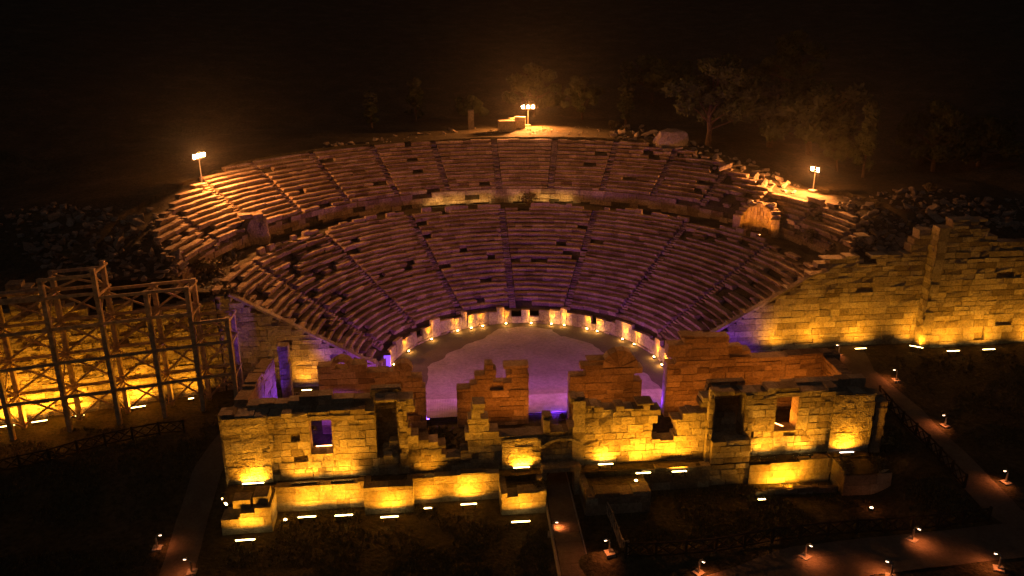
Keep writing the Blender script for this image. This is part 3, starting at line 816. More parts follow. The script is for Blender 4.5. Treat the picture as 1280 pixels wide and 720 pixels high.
# cut blocks beside the middle light mast
def cut_block(px, py, s, label, rz):
    p = ground(px, py, 60); mb = MB(); mb.box(-s[0], s[0], -s[1], s[1], -.15, s[2] * 2, .04)
    o = mb.build('stone_block', M_STONE); o.location = p; o.rotation_euler.z = rz; tag(o, label, 'stone block')
cut_block(633, 164, (1.1, .7, .75), 'broad cut stone block left of the middle light mast', .1)
cut_block(641, 159, (.6, .5, .65), 'small cut stone block behind the broad block on the rim', .2)
cut_block(650, 160, (.75, .5, .8), 'upright cut stone block nearest the foot of the middle light mast', -.1)
cut_block(589, 161, (.4, .5, 1.3), 'tall dark stone standing at the left end of the rim terrace', .0)

# ------------------------------------------------------------------ tower lights
def mast(px, py, h, nb, aim, label, bx=.5):
    p = ground(px, py, 60)
    t = empty('light_mast', (p.x, p.y, p.z - .1), label, 'light mast', 'floodlight masts on the rim', rz=atan2(aim[0] - p.x, -(aim[1] - p.y)))
    mb = MB(); mb.box(-.35, .35, -.35, .35, -.1, .35); mb.build('base', M_CONC, t)
    mb = MB(); mb.tube([(0, 0, .3), (0, 0, h)], [.07, .05], 8); mb.build('pole', M_STEEL, t)
    mb = MB(); w = bx * (nb - 1) / 2 + .2; mb.box(-w, w, -.04, .04, h - .05, h + .03); mb.build('crossbar', M_STEEL, t)
    for k in range(nb):
        x = (k - (nb - 1) / 2) * bx
        mb = MB(); mb.hexa([(x + a, y, h + z) for z in (.08, .52) for a, y in ((-.21, -.05), (.21, -.05), (.17, .2), (-.17, .2))]); lamp = mb.build('floodlight', M_METAL, t)
        mb = MB(); mb.box(x - .17, x + .17, -.075, -.055, h + .12, h + .47); mb.build('lens', G_BULB, lamp)
        light('bulb', 'SPOT', (x, -.12, h + .3), P_TOWER / nb * (.8 if px < 300 else 1), TOW, t, aim=(0, -1, -.45), spot_size=radians(165), spot_blend=.6, shadow_soft_size=.12)
    light('spill', 'POINT', (0, -.3, h + .75), P_TOWER * .05, TOW, t, shadow_soft_size=.15)
    return t
mast(253, 232, 3.0, 4, (0, 5), 'left light mast with a row of four lit floodlights on the seating rim', .52)
mast(660, 158, 2.6, 3, (0, 5), 'middle light mast with three lit floodlights at the top of the seating', .72)
mast(1016, 240, 2.4, 2, (0, 5), 'right light mast with two lit floodlights beside the rubble rim', .8)

# ------------------------------------------------------------------ linear ground floodlights
def flood(p, L, label, aim, power=P_FLOOD, color=YEL, lens=G_TUBE, group='ground floodlights', rz=None, spread=156, tilt=78, flush=False):
    """aim: horizontal direction towards the lit wall"""
    rz = atan2(aim[1], aim[0]) - pi / 2
    t = empty('ground_floodlight', p, label, 'floodlight', group, rz)
    mb = MB(); ht = radians(tilt); n = Vector((0, cos(ht), sin(ht))); e = Vector((0, -sin(ht), cos(ht)))
    c = Vector((0, 0, .2)); mb.obox(c, Vector((L / 2, 0, 0)), e * .09, n * .05); mb.build('housing', M_METAL, t)
    mb = MB(); mb.obox(c + n * (.062 if not flush else .049), Vector((L / 2 - .03, 0, 0)), e * (.075 if not flush else .05), n * (.01 if not flush else .0025)); mb.build('lens', lens, t)
    for s in (-1, 1): mb = MB(); mb.box(s * L * .38 - .03, s * L * .38 + .03, -.1, .1, -.12, .12); mb.build('bracket', M_METAL, t)
    lo = light('tube', 'AREA', c + n * .09, power * L / 1.4, color, t, shape='RECTANGLE', size=L - .06, size_y=.12, spread=radians(spread))
    lo.rotation_euler = n.to_track_quat('-Z', 'X').to_euler() if False else (pi / 2 + ht, 0, 0)
    return t
UP = (0, 1); gz = lambda x, y: Vector((x, y, terrain(x, y)))
def onz(px, py, z): return atz(px, py + 2, z)
flood(onz(317, 606, .05), 1.55, 'lit tube floodlight at the foot of the left end pilaster of the stage wall', UP)
flood(onz(281, 629, -.6), 1.1, 'lit tube floodlight lying aslant by the left path kerb', (.9, .5), power=10)
flood(onz(307, 677, -1.75), 1.35, 'lit tube floodlight in front of the left corner block', UP)
flood(onz(384, 648, -1.75), 1.3, 'lit tube floodlight below the left podium wall, its left one', UP)
flood(onz(430, 646, -1.75), 1.3, 'lit tube floodlight below the left podium wall, its right one', UP)
flood(onz(487, 648, -1.75), 1.3, 'lit tube floodlight before the narrow projecting podium block', UP)
flood(onz(535, 637, -1.75), .6, 'short lit floodlight just right of the narrow podium block', UP, power=170)
flood(onz(586, 632, -1.75), 1.2, 'lit tube floodlight left of the central podium block', UP)
flood(onz(652, 586, .1), 1.25, 'lit tube floodlight on the ledge below the central pilaster', UP)
flood(onz(651, 654, -1.75), 1.35, 'lit tube floodlight on the ground before the central podium block', UP)
flood(onz(757, 582, .05), 1.15, 'lit tube floodlight on the ledge just right of the passage', UP)
flood(onz(804, 593, -.3), 1.15, 'lit tube floodlight right of the passage beside a tiny round lamp', UP, power=190)
flood(onz(849, 591, -.3), 1.15, 'lit tube floodlight left of the dark projecting pier', UP, power=190)
flood(onz(1058, 567, .0), 1.15, 'pinkish lit tube floodlight at the right end of the stage wall', UP, lens=G_WHITE)
flood(Vector((17.6, -18.25, -1.92)), 2.2, 'floodlight hidden behind a low kerb before the recessed podium wall at the right', UP, power=95, flush=True, tilt=44)
mb = MB(); masonry(mb, (14.95, -18.75), (21.4, -18.75), .35, -2.3, lambda u: -1.22 + .06 * nz(u, 4, 1.5), course=.4, seed=121); tag(mb.build('low_kerb_wall', M_BOULDER), 'low dark kerb of stones before the recessed podium wall at the right', 'kerb')
t = flood(onz(952, 626, -1.7), .6, 'small lit floodlight standing in the dark courtyard at the right', UP, power=16, spread=170)
for (x, L, lab) in ((-18.3, 1.8, 'added low fill lamp on the ledge below the left window, seen from behind'), (-15.6, 1.6, 'added low fill lamp on the ledge between the left window and the doorway, seen from behind'), (-8.9, 1.6, 'added low fill lamp on the ledge below the stepped gap, seen from behind'), (-5.9, 1.4, 'added low fill lamp on the ledge left of the central pilaster, seen from behind'), (16.4, 1.6, 'added low fill lamp on the ledge below the right window, seen from behind'), (19.2, 1.6, 'added low fill lamp on the ledge right of the right window, seen from behind')):
    flood(Vector((x, -16.82, .12)), L, lab, UP, power=34, spread=130, tilt=56, flush=True)  # fill lamps added to even the stage wall's light, lenses turned out of view
# right retaining wall
zr = 1.9
for (px, py, L, lab) in ((959, 428, .75, 'lit floodlight at the foot of the right retaining wall nearest the stage'), (994, 420, .55, 'short lit floodlight at the right retaining wall, left of a close pair'), (1005, 420, .55, 'short lit floodlight at the right retaining wall, right of a close pair'), (1056, 421, 1.1, 'lit tube floodlight at the middle of the right retaining wall')):
    q = onz(px, py, zr); q.y = min(q.y, -1.75); flood(q, L, lab, UP, power=115 if L < .8 else 105)
q = onz(1138, 425, zr); q.y = -1.9; q.x -= .5; flood(q, 1.2, 'lit floodlight lying aslant by the corner pier', (.6, .8), power=95)
for (px, py, lab) in ((1178, 431, 'lit tube floodlight just right of the corner pier'), (1223, 430, 'second lit tube floodlight right of the corner pier'), (1266, 420, 'lit tube floodlight at the far right edge of the corner wall')):
    q = onz(px, py, zr - .1); q.y = min(q.y, -3.0); flood(q, 1.25, lab, UP, power=100)
# left walls
for (px, py, L, lab) in ((110, 504, 1.3, 'lit tube floodlight behind the middle of the scaffold'), (10, 532, 1.5, 'lit tube floodlight at the left edge behind the scaffold'), (243, 493, .5, 'small lit floodlight near the right end of the scaffold'), (180, 500, 1.2, 'floodlight tube behind the scaffold posts near its right half'), (62, 515, 1.2, 'floodlight tube behind the left scaffold tower')):
    q = atz(px, py, .1); y = LWY(q.x) - 1.1; flood(Vector((q.x, y, terrain(q.x, y))), L, lab, (-.25, .97), power=180 if L > 1 else 150, color=(1, .36, .012))
flood(Vector((-20.2, -1.3, 0)), .9, 'lit floodlight at the foot of the left retaining wall beside the stage', UP, power=110)
# orange floods inside the roofless stage building, lighting the inner wall
for i, (x, y, pw, lab) in enumerate(((-17.5, -12.9, .4, 'orange floodlight inside the left window of the stage building'), (-12.0, -12.6, .5, 'orange floodlight inside the stage behind the left doorway'), (-4.6, -12.2, 1, 'orange floodlight before the second inner wall stump'), (-1.8, -11.2, .5, 'orange floodlight at the right foot of the second inner wall stump'), (4.6, -12.4, .9, 'orange floodlight before the third inner wall stump'), (11.9, -11.4, .8, 'orange floodlight at the left end of the long right inner wall'), (17.4, -13.9, .9, 'orange floodlight inside the right window of the stage building'), (21.2, -11.8, .9, 'orange floodlight at the right end inside the stage building'))):
    flood(Vector((x, y, 0)), 1.3, lab, UP, power=P_ORA * pw, color=ORA, lens=G_ORA, group='orange floodlights inside the stage building')
u0, u1, z0, z1 = opx(387, 525, 415, 567); flood(Vector((PX0 + (u0 + u1) / 2, -14.9, z0 - .25)), 1.2, 'orange lit tube just inside the sill of the left window', UP, power=5, color=ORA, lens=G_ORA, group='orange floodlights inside the stage building')
u0, u1, z0, z1 = opx(970, 496, 997, 538); flood(Vector((PX0 + (u0 + u1) / 2 - .2, -14.9, z0 - .25)), 1.1, 'orange lit tube just inside the sill of the right window', (.8, .6), power=75, color=ORA, lens=G_ORA, group='orange floodlights inside the stage building')
# thin strip lamps on the gangway, backs to the orchestra
for i, a in enumerate((-15, -10, -4.5, 5, 10, 15)):
    a_ = radians(a); flood(Vector((29.9 * sin(a_), 29.9 * cos(a_), ZD)), 2.0, 'thin strip lamp at the foot of the gangway wall, %s from the left' % ('first', 'second', 'third', 'fourth', 'fifth', 'last')[i], (sin(a_), cos(a_)), power=1.8, flush=True, tilt=35, spread=120, group='strip lamps on the gangway')
# lit niche on the gangway
q = Vector((pn.x - .5, pn.y - 1.3, pn.z + .05)); flood(q, .9, 'orange lit tube on the ground before the rounded niche', (.61, .79), power=150, color=(1, .3, .02), lens=G_ORA)

# small round ground lamps
def ground_spot(p, label, color, power, lens, aim=None):
    t = empty('ground_spot', p, label, 'ground lamp', 'small round ground lamps')
    mb = MB(); mb.tube([(0, 0, -.1), (0, 0, .16)], [.13, .15], 10); mb.build('housing', M_METAL, t)
    mb = MB(); mb.tube([(0, 0, .162), (0, 0, .18)], [.12, .12], 10); mb.build('lens', lens, t)
    light('bulb', 'POINT', (0, 0, .32), power, color, t, shadow_soft_size=.06)
ground_spot(ground(357, 652), 'tiny round lamp at the corner of the left podium wall', YEL, 3, G_TUBE)
ground_spot(atz(795, 603, -.4), 'tiny round lamp below the floodlights right of the passage', YEL, 4, G_TUBE)
ground_spot(ground(1089, 637), 'tiny round lamp alone on the dark bank at the right', PATHC, 3, G_PATH)
ground_spot(ground(1061, 425), 'tiny round lamp beside the middle of the right retaining wall', YEL, 2, G_TUBE)

# uplights round the orchestra wall
ups = [(487, 457), (513, 441), (538, 425), (567, 412), (585, 408), (600, 405.5), (631, 402.5), (664, 403), (690, 404.5), (706, 407), (736, 411), (749, 414), (777, 426), (793, 432), (824, 447), (837, 457)]
ords = ['first', 'second', 'third', 'fourth', 'fifth', 'sixth', 'seventh', 'eighth', 'ninth', 'tenth', 'eleventh', 'twelfth', 'thirteenth', 'fourteenth', 'fifteenth', 'last']
for i, (x, y) in enumerate(ups):
    p = atz(x, y, 0); a = atan2(p.x, p.y); r = R0 - .42
    t = empty('wall_uplight', (r * sin(a), r * cos(a), .005), 'small glowing uplight at the foot of the orchestra wall, %s from the left' % ords[i], 'uplight', 'uplights round the orchestra wall', -a)
    mb = MB(); mb.tube([(0, 0, 0), (0, 0, .14)], [.13, .10], 10); mb.build('housing', M_METAL, t)
    mb = MB(); mb.tube([(0, .0, .142), (0, .04, .2)], [.10, .09], 10); mb.build('lens', G_UP, t)
    light('bulb', 'SPOT', (0, -.02, .24), P_UP * random.uniform(6, 9.5), (1, .36, .012), t, aim=(0, .42, 1), spot_size=radians(62), spot_blend=.9, shadow_soft_size=.05)
    light('spill', 'POINT', (0, -.1, .3), P_UP * .3, (1, .45, .08), t, shadow_soft_size=.05)

# ------------------------------------------------------------------ coloured stage lights
def stage_light(p, aim, label, color, power, size=60, h=.5, lens=G_BLUE, blend=.6):
    t = empty('stage_light', p, label, 'stage light', 'coloured stage lights')
    d = Vector(aim).normalized(); c = Vector((0, 0, h)); s = d.cross(Vector((0, 0, 1))).normalized()
    mb = MB(); mb.tube([c - d * .25, c + d * .12], [.16, .2], 12); mb.build('housing', M_METAL, t)
    mb = MB(); mb.tube([c + d * .122, c + d * .14], [.17, .17], 12); mb.build('lens', lens, t)
    mb = MB(); mb.bar(c - s * .24 + d * .0, c + s * .24, .04)
    if h < 1: mb.bar(c - s * .24, (-s.x * .24, -s.y * .24, 0), .04); mb.bar(c + s * .24, (s.x * .24, s.y * .24, 0), .04); mb.bar((-s.x * .3, -s.y * .3, .02), (s.x * .3, s.y * .3, .02), .05)
    else: mb.bar((0, 0, 0), c, .08); mb.bar((-.5, 0, .03), (.5, 0, .03), .06); mb.bar((0, -.4, .09), (0, .4, .09), .06)
    True; mb.build('yoke', M_METAL, t)
    light('beam', 'SPOT', c + d * .2, power, color, t, aim=d, spot_size=radians(size), spot_blend=blend, shadow_soft_size=.12)
P_WASH = 400
for (x, h, lab) in ((-13.2, 4.2, 'stage light on a tall stand behind the left inner wall'), (-4.0, 3.6, 'stage light on a tall stand behind the second inner wall stump'), (5.2, 3.8, 'stage light on a tall stand behind the third inner wall stump'), (13.4, 4.6, 'stage light on a tall stand behind the long right inner wall')):
    stage_light((x, -7.55, 0), (-x * .38, 10, -4.2), lab, PUR, P_WASH, 150 if abs(x) < 10 else 125, h)
stage_light((-9.4, -8.6, 0), (0, .3, 1), 'blue stage light standing in the left gap of the inner wall', BLU, 130, 120)
stage_light((9.6, -8.7, 0), (0.1, .5, .3), 'blue stage light standing in the right gap of the inner wall', BLU, 160, 150)
stage_light((1.8, -8.9, 0), (-.3, .8, .3), 'blue stage light beside the third inner wall stump', BLU, 160, 150)
stage_light((-4.0, -7.3, .37), (.05, 1, -.02), 'low violet stage light behind the second inner wall stump', (.3, .06, 1), 420, 160)
stage_light((5.4, -7.3, .37), (-.05, 1, -.02), 'low violet stage light behind the third inner wall stump', (.3, .06, 1), 420, 160)
stage_light((-19.6, -8.6, 0), (-1, .25, .9), 'blue stage light washing the left end wall', BLU, 520, 95)
stage_light((-16.2, -5.6, 0), (.05, .9, .62), 'blue stage light facing the left retaining wall', (.3, .05, 1), 420, 70)
stage_light((16.6, -5.2, 0), (.25, .9, .35), 'blue stage light facing the right retaining wall', (.3, .05, 1), 380, 80)
stage_light((aty(392, 536, -13.6).x, -13.6, aty(392, 536, -13.6).z - .4), (.3, 1, -.4), 'blue stage light seen through the left window', (.3, .04, 1), 300, 70)

# blue fabric box near the left end of the orchestra, tents at right
q = atz(485, 464, 0); t = empty('light_box', (q.x, q.y, 0), 'glowing blue upright box at the left end of the orchestra wall', 'light box')
mb = MB(); mb.box(-.3, .3, -.25, .25, .12, 1.75); mb.build('shade', glow('lit blue fabric', (.07, .03, .8), .55), t)
mb = MB(); mb.box(-.34, .34, -.29, .29, 0, .1); mb.box(-.33, .33, -.28, .28, 1.76, 1.82); mb.build('frame', M_METAL, t)
def tent(px, py, w, h, rz, label):
    q = atz(px, py, .8); t = empty('equipment_cover', (q.x, q.y, terrain(q.x, q.y) - .02), label, 'cover', rz=rz); mb = MB()
    mb.poly([(-w, -w * .7, 0), (w, -w * .7, 0), (w, w * .7, 0), (-w, w * .7, 0), (-w * .75, 0, h), (w * .75, 0, h)], [(3, 2, 1, 0), (0, 1, 5, 4), (1, 2, 5), (2, 3, 4, 5), (3, 0, 4)]); mb.build('cloth', M_CLOTH, t)
    mb = MB(); mb.bar((-w * 1.02, -w * .72, .03), (w * 1.02, -w * .72, .03), .06); mb.bar((-w * 1.02, w * .72, .03), (w * 1.02, w * .72, .03), .06); mb.build('hem_bar', M_METAL, t)
tent(966, 440, 1.1, 1.5, .3, 'pale peaked equipment cover behind the right inner wall, washed purple'); tent(988, 442, .9, 1.2, -.3, 'smaller peaked equipment cover right of the pale one'); tent(938, 446, .7, 1.1, .8, 'low peaked equipment cover beside the tall right inner wall')

# ------------------------------------------------------------------ timber scaffold at the left
sc = empty('timber_scaffold', (-38, -6.5, 0), 'tall timber scaffold of posts, beams and crossed braces shoring the left wall', 'scaffold')
bays = [-50.2, -46.4, -42.6, -38.6, -35.0, -31.6, -28.6, -25.9]
tops = [11.6, 11.6, 11.9, 13.2, 13.6, 11.3, 11.3, 8.2]
def fy(x): return LWY(x) - 3.4
def by(x): return LWY(x) - 1.35
def lev(z): return [k for k in (3.1, 6.1, 9.0, 11.6) if k < z + .2]
OS = Vector((38, 6.5, 0))
def sp(mb, nm, mt=M_WOOD): o = mb.build(nm, mt, sc); o.location = OS
for x, zt in zip(bays, tops):
    for f in (fy, by):
        mb = MB(); mb.bar((x, f(x), terrain(x, f(x)) - .2), (x, f(x), zt), .38, .34); sp(mb, 'post', M_WOOD)
for (x0, z0), (x1, z1) in zip(zip(bays, tops), zip(bays[1:], tops[1:])):
    zm = min(z0, z1) if min(z0, z1) > 8 else min(z0, z1)
    L = lev(zm - .4) + [zm - .1]
    for f, o in ((fy, -.16), (by, -.14)):
        prev = .15
        for z in L:
            mb = MB(); mb.bar((x0 - .2, f(x0) + o, z), (x1 + .2, f(x1) + o, z), .13, .24); sp(mb, 'beam')
            if f is fy: prev = z; continue
            mb = MB()
            mb.bar((x0, f(x0) + o * 1.7, prev + .1), (x1, f(x1) + o * 1.7, z - .1), .08, .16); mb.bar((x0, f(x0) + o * 2.3, z - .1), (x1, f(x1) + o * 2.3, prev + .1), .08, .16)
            sp(mb, 'cross_brace'); prev = z
for x, zt in zip(bays, tops):
    for z in lev(zt - .4) + [zt - .15]:
        mb = MB(); mb.bar((x + .15, fy(x) - .3, z - .21), (x + .15, by(x) + .5, z - .21), .12, .18); sp(mb, 'cross_beam')
    mb = MB(); prev = .2
    for i, z in enumerate(lev(zt - .4) + [zt - .15]):
        a, b = (fy(x), by(x)) if i % 2 else (by(x), fy(x)); mb.bar((x - .16, a, prev), (x - .16, b, z - .2), .07, .12); prev = z
    sp(mb, 'end_brace')

# ------------------------------------------------------------------ fences
def fence(pts, label, h=1.05, bay=1.9, w=.12, mt=M_DWOOD, name='timber_fence'):
    P = [Vector((x, y)) for x, y in pts]; L = [0]
    for a, b in zip(P, P[1:]): L.append(L[-1] + (b - a).length)
    def at(s):
        for i in range(len(P) - 1):
            if s <= L[i + 1] or i == len(P) - 2: return P[i].lerp(P[i + 1], (s - L[i]) / (L[i + 1] - L[i]))
    n = max(1, round(L[-1] / bay)); c = at(L[-1] / 2); z0 = terrain(c.x, c.y)
    t = empty(name, (c.x, c.y, z0), label, 'fence', 'fences round the ruins'); O = (-c.x, -c.y, -z0)
    Q = [at(L[-1] * i / n) for i in range(n + 1)]; Q3 = [Vector((q.x, q.y, terrain(q.x, q.y))) for q in Q]; up = lambda z: Vector((0, 0, z))
    for q in Q3:
        mb = MB(); mb.bar(q - up(.2), q + up(h + .12), w * 1.25); mb.build('post', mt, t).location = O
    for a, b in zip(Q3, Q3[1:]):
        mb = MB(); mb.bar(a + up(h), b + up(h), w * .7, w * .8); mb.build('top_rail', mt, t).location = O
        mb = MB(); mb.bar(a + up(.15), b + up(.15), w * .7, w * .8); mb.build('bottom_rail', mt, t).location = O
        d = (b - a).normalized(); s = Vector((-d.y, d.x, 0)) * .05; mid = (a + b) / 2
        mb = MB()
        for (u, v) in ((a, mid), (mid, b)):
            mb.bar(u + up(.2) + s, v + up(h - .05) + s, w * .5, w * .6); mb.bar(u + up(h - .05) - s, v + up(.2) - s, w * .5, w * .6)
        mb.build('cross_brace', mt, t).location = O
fence([gxy(782, 697), gxy(900, 690), gxy(1010, 672), gxy(1130, 664), gxy(1235, 652)], 'long timber fence with crossed braces along the front path at the bottom right')
fence([gxy(1098, 497), gxy(1150, 550), gxy(1205, 610)], 'timber fence with crossed braces along the right path')
fence([(-46, -13.2), gxy(60, 578), gxy(140, 555), gxy(215, 540), (-29.2, -7.6)], 'timber fence with crossed braces before the scaffold at the left', mt=M_DWOOD)
fence([gxy(757, 640), gxy(770, 668), gxy(784, 695)], 'short leaning timber fence beside the central footway', bay=1.6, mt=M_WOOD)
# metal handrails
def handrail(pts, label, h=1.0):
    t = empty('handrail', pts[0], label, 'handrail'); o = Vector(pts[0]); P = [Vector(p) - o for p in pts]; up = Vector((0, 0, 1))
    for p in P:
        mb = MB(); mb.tube([p, p + up * h], .03); mb.build('post', M_STEEL, t)
    for z in (h, h * .5):
        mb = MB(); mb.tube([p + up * z for p in P], .025); mb.build('rail', M_STEEL, t)
handrail([(19.6, -2.6, .3), (21.6, -2.6, .9), (24.0, -2.6, 1.8), (26.2, -2.6, 1.8)], 'thin metal handrail at the foot of the right retaining wall')
handrail([(-20.9, -3.2, 0), (-19.9, -3.6, 0), (-18.7, -3.9, 0)], 'thin metal handrail beside the left retaining wall')

# ------------------------------------------------------------------ path lamps: bent posts on a block
def make_path_lamp():
    t = empty('path_lamp', (0, 0, 0), '', 'path lamp', 'bent path lamps')
    mb = MB(); mb.box(-.3, .3, -.3, .3, -.1, .12, .01); mb.build('base', M_CONC, t)
    mb = MB(); mb.tube([(0, 0, .1), (0, 0, .85), (.06, 0, 1.02), (.22, 0, 1.14)], [.07, .065, .065, .06], 8); mb.build('post', M_STEEL, t)
    mb = MB(); mb.tube([(.18, 0, 1.15), (.42, 0, 1.16)], [.07, .06], 8); hd = mb.build('head', M_STEEL, t)
    mb = MB(); mb.box(.24, .4, -.05, .05, 1.06, 1.085); mb.build('lens', G_PATH, hd)
    d = bpy.data.lights.new('path_bulb', 'SPOT'); d.energy = P_PATH * 3.2; d.spot_size = radians(128); d.spot_blend = .8; d.color = PATHC; d.shadow_soft_size = .05
    o = bpy.data.objects.new('path_bulb', d); COL.objects.link(o); o.location = (.36, 0, 1.04); o.rotation_euler = (0, radians(-18), 0); o.parent = t
    return t
lamps = [(1120, 476, 180, 'bent path lamp on the right path nearest the retaining wall'), (1181, 533, 190, 'bent path lamp halfway along the right path'), (1257, 604, 190, 'bent path lamp low on the right path near the frame edge'), (1140, 676, -60, 'bent path lamp at the fence on the right stretch of the front path'), (1006, 697, -60, 'bent path lamp at the fence in the middle of the front path'), (873, 717, -60, 'bent path lamp at the left end of the front path, cut by the frame'), (1248, 712, 150, 'bent dark path lamp on the near side of the front path at the right'), (1113, 722, 150, 'bent dark path lamp on the near side of the front path, mostly cut off'), (690, 669, -10, 'bent path lamp on the left side of the central footway'), (762, 692, 190, 'bent path lamp on the right side of the central footway'), (197, 686, 0, 'bent path lamp on the left side of the left path'), (240, 716, 180, 'bent path lamp on the right side of the left path at the bottom edge'), (1048, 444, 200, 'bent path lamp at the head of the right path by the stage corner')]
pl = make_path_lamp()
for i, (x, y, rz, lab) in enumerate(lamps):
    o = pl if i == 0 else copy_tree(pl); o.location = ground(x, y); o.rotation_euler.z = radians(rz); o['label'] = lab
    if x < 300:
        for c in o.children:
            if c.type == 'LIGHT': c.data = c.data.copy(); c.data.energy *= .4

# ------------------------------------------------------------------ trees and shrubs
def leaf_mesh(name, mt, clumps, n, leaf, seed):
    R = random.Random(seed); mb = MB()
    for (c, r) in clumps:
        for _ in range(int(n * r * r)):
            d = Vector((R.gauss(0, 1), R.gauss(0, 1), R.gauss(0, 1))).normalized(); p = Vector(c) + Vector((d.x, d.y, d.z * .75)) * r * R.uniform(.35, 1.0) ** .6
            a = Vector((R.gauss(0, 1), R.gauss(0, 1), R.gauss(0, 1) + .6)).normalized(); b = a.cross(d + Vector((.01, .02, .03))).normalized(); s = leaf * R.uniform(.6, 1.4)
            mb.poly([p - b * s * .35, p + b * s * .35, p + a * s + b * s * .12, p + a * s - b * s * .12], [(0, 1, 2, 3)])
    me = bpy.data.meshes.new(name); me.from_pydata(mb.v, [], mb.f); me.materials.append(mt); return me
def make_tree(kind, seed):
    R = random.Random(seed); cl = []; tr = MB()
    if kind == 'broad':
        tr.tube([(0, 0, -.5), (.2, .1, 2.2), (.1, .3, 4.5), (.5, .2, 7.5)], [.38, .3, .24, .08], 8)
        for k in range(30):
            a = R.uniform(0, 6.28); q = R.uniform(.5, 5.2); z = R.uniform(3.2, 10.5); q *= 1 - .55 * max(0, (z - 6.5) / 4.5)
            c = (q * cos(a), q * sin(a), z); cl.append((c, R.uniform(.9, 1.6)))
            if k % 2 == 0: tr.tube([(0.1, .2, z * .55), (c[0] * .5, c[1] * .5, z * .8), c], [.12, .08, .03], 5)
    elif kind == 'slim':
        tr.tube([(0, 0, -.5), (.05, .05, 5), (0, .1, 10)], [.25, .16, .04], 8)
        for k in range(24):
            z = R.uniform(1.8, 10.5); a = R.uniform(0, 6.28); q = R.uniform(.1, 1.7) * (1.15 - z / 12); c = (q * cos(a), q * sin(a), z); cl.append((c, R.uniform(.6, 1.05)))
            if k % 3 == 0: tr.tube([(0, 0, z * .9), c], [.07, .03], 5)
    else:
        tr.tube([(0, 0, -.5), (.3, .1, 2.5), (.2, .4, 5)], [.3, .22, .06], 8)
        for k in range(20):
            a = R.uniform(0, 6.28); q = R.uniform(.3, 4.4); c = (q * cos(a), q * sin(a), R.uniform(3.2, 7.0) - .15 * q); cl.append((c, R.uniform(.8, 1.4)))
            if k % 2 == 0: tr.tube([(.2, .2, 2.6), (c[0] * .5, c[1] * .5, c[2] * .8), c], [.11, .07, .03], 5)
    tm = bpy.data.meshes.new('trunk'); tm.from_pydata(tr.v, [], tr.f); tm.materials.append(M_BARK)
    return leaf_mesh('crown', M_LEAF, cl, 520, .42, seed), tm
kinds = {'broad': make_tree('broad', 1), 'slim': make_tree('slim', 2), 'flat': make_tree('flat', 3), 'flat2': make_tree('flat', 8), 'broad2': make_tree('broad', 5)}
def tree(kind, px, py, hpx, wf, label, rz=0):
    p = ground(px, py, 70); dep = (p - CP).dot(CF); k = hpx * dep / FPX / {'broad': 11.5, 'slim': 11, 'flat': 7.6}[kind.rstrip('2')]
    t = empty('pine_tree', (p.x, p.y, p.z - .3 * k), label, 'tree', 'trees on the dark hillside', rz); t.scale = (k * wf, k * wf, k)
    for nm, me in zip(('crown', 'trunk'), kinds[kind]):
        o = bpy.data.objects.new(nm, me); COL.objects.link(o); o.parent = t
tree('broad', 884, 182, 112, 1.12, 'big rounded pine on the rim above the large boulder')
tree('flat', 962, 184, 88, 1.25, 'spreading pine just right of the big rounded pine', 1)
tree('flat2', 1012, 194, 100, 1.05, 'dim spreading pine above the right light mast', 2)
tree('slim', 1078, 222, 96, .8, 'slim upright pine right of the right light mast')
tree('flat', 1046, 214, 46, .9, 'low pine close behind the right light mast', 3)
tree('broad2', 1166, 214, 88, 1.05, 'dim bushy pine on the far right hillside', 1)
tree('flat2', 1222, 208, 66, 1, 'very dim pine at the right edge of the hillside', 4)
tree('slim', 520, 152, 54, 1.3, 'dim upright tree left of the middle light mast')
tree('flat2', 585, 154, 36, 1.0, 'dim low tree between the rim terrace and the dark hill', 5)
tree('broad2', 668, 146, 66, 1.1, 'broad tree faintly lit behind the middle light mast', 2)
tree('broad', 728, 150, 56, 1.0, 'rounded tree faintly lit right of the middle light mast', 3)
tree('slim', 782, 156, 50, 1.4, 'short upright tree at the left end of the rubble rim', 1)
tree('slim', 465, 160, 46, 1.4, 'very dim upright tree above the left rim of the seating', 2)
tree('flat', 815, 130, 60, 1.2, 'dim spreading pine far behind the big rounded pine', 1)
tree('broad2', 985, 110, 70, 1.2, 'very dim rounded pine high on the hillside behind the others', 4)
SH = [leaf_mesh('foliage', M_SHRUB, [((R_.uniform(-.5, .5), R_.uniform(-.4, .4), R_.uniform(.15, .6)), R_.uniform(.25, .45)) for _ in range(9)], 330, .16, sd) for sd, R_ in ((1, random.Random(1)), (2, random.Random(2)))]
def shrub(p, s, label, i=0):
    t = empty('shrub', p, label, 'shrub', 'shrubs among the ruins', random.uniform(0, 6)); t.scale = (s, s, s)
    o = bpy.data.objects.new('foliage', SH[i % 2]); COL.objects.link(o); o.parent = t
    mb = MB()
    for k in range(5): mb.tube([(0, 0, -.1), (random.uniform(-.4, .4), random.uniform(-.4, .4), .5)], [.03, .012], 5)
    mb.build('stems', M_BARK, t)
shrub(Vector((aty(660, 250, 29.5).x, 29.6, ZD)), 1.6, 'dark shrub on the gangway at the centre of the seating')
shrub(ground(262, 342, 60), 1.8, 'dark shrub at the broken left end of the gangway')
shrub(ground(285, 372, 60), 1.3, 'dark shrub on top of the left retaining wall', 1)
shrub(ground(1012, 300), 1.7, 'dark shrub at the broken right end of the gangway', 1)
shrub(onz(1060, 586, -.1), 1.0, 'dark rounded shrub on the terrace at the right end of the stage wall')
shrub(onz(1097, 584, -.1), 1.25, 'dark rounded shrub at the outer right corner of the terrace', 1)
shrub(ground(1098, 560), 1.6, 'pale dry shrub beside the right corner of the stage wall')
shrub(ground(1115, 545), 1.2, 'dry shrub below the head of the right path', 1)
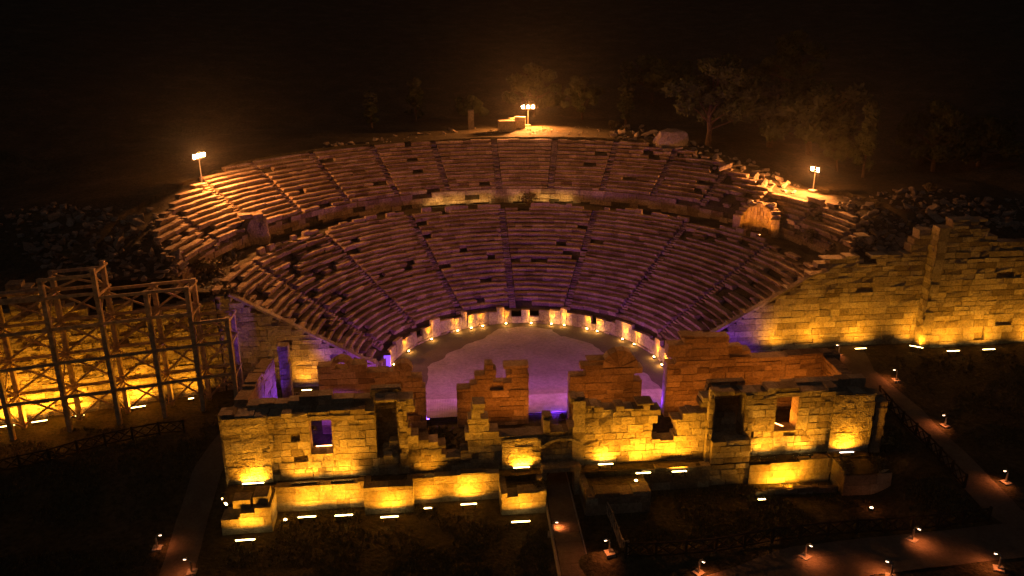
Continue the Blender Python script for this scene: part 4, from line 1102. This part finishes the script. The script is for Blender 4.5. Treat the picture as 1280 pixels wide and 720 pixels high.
shrub(Vector((-7.7, -13.4, .0)), 2.3, 'reddish shrub inside the broken gap of the stage wall')
shrub(Vector((-8.9, -12.2, .0)), 2.0, 'reddish shrub behind the stepped gap of the stage wall', 1)
shrub(Vector((-5.2, -13.0, 0.0)), 1.8, 'reddish shrub below the second inner wall stump')
shrub(onz(676, 607, -.3), .8, 'small shrub on the top of the central podium block', 1)
shrub(ground(765, 160, 60), 1.4, 'dry amber shrub at the left end of the rubble rim')
shrub(ground(780, 165, 60), 1.0, 'small dry shrub among the first stones of the rubble rim', 1)
shrub(ground(1165, 240, 60), 1.2, 'dim shrub on the right rubble heap')

# ------------------------------------------------------------------ grass tufts on the dark ground
mb = MB(); R = random.Random(77)
def tufts(n, x0, x1, y0, y1):
    for _ in range(n):
        x, y = R.uniform(x0, x1), R.uniform(y0, y1)
        if nz(x, y, .35, 6) < -.12: continue
        if -1.3 < x < 1.6 or (-27 < x < -23 and y < -9) or (28.5 < x < 34) or (x > 1 and y < -27): continue
        if -16.9 > y > -20 and (x < -20 or -4.5 < x < 7 or x > 21): continue
        z = terrain(x, y)
        for k in range(4):
            a = R.uniform(0, 6.28); h = R.uniform(.08, .26); w = .05; dx, dy = cos(a), sin(a); ox, oy = R.uniform(-.12, .12), R.uniform(-.12, .12)
            mb.poly([(x + ox - dy * w, y + oy + dx * w, z - .02), (x + ox + dy * w, y + oy - dx * w, z - .02), (x + ox + dx * h * .6, y + oy + dy * h * .6, z + h)], [(0, 1, 2)])
tufts(6500, -23, 27, -26, -17.3); tufts(5000, 34, 62, -26, -3.2); tufts(4500, -48, -27, -26, -6); tufts(2500, 25.5, 29, -25, -3)
tag(mb.build('grass', M_SHRUB), kind='stuff')

# ------------------------------------------------------------------ damp night air
mb = MB(); mb.box(-460, 520, -200, 700, -12, 75)
hm = bpy.data.materials.new('night haze'); hm.use_nodes = True; nt = hm.node_tree; nt.nodes.clear()
pv = nt.nodes.new('ShaderNodeVolumePrincipled'); mo = nt.nodes.new('ShaderNodeOutputMaterial'); nt.links.new(pv.outputs[0], mo.inputs['Volume'])
pv.inputs['Color'].default_value = (.85, .85, .85, 1); pv.inputs['Density'].default_value = .0001; pv.inputs['Anisotropy'].default_value = .86
hz = mb.build('haze', hm); tag(hz, kind='stuff')
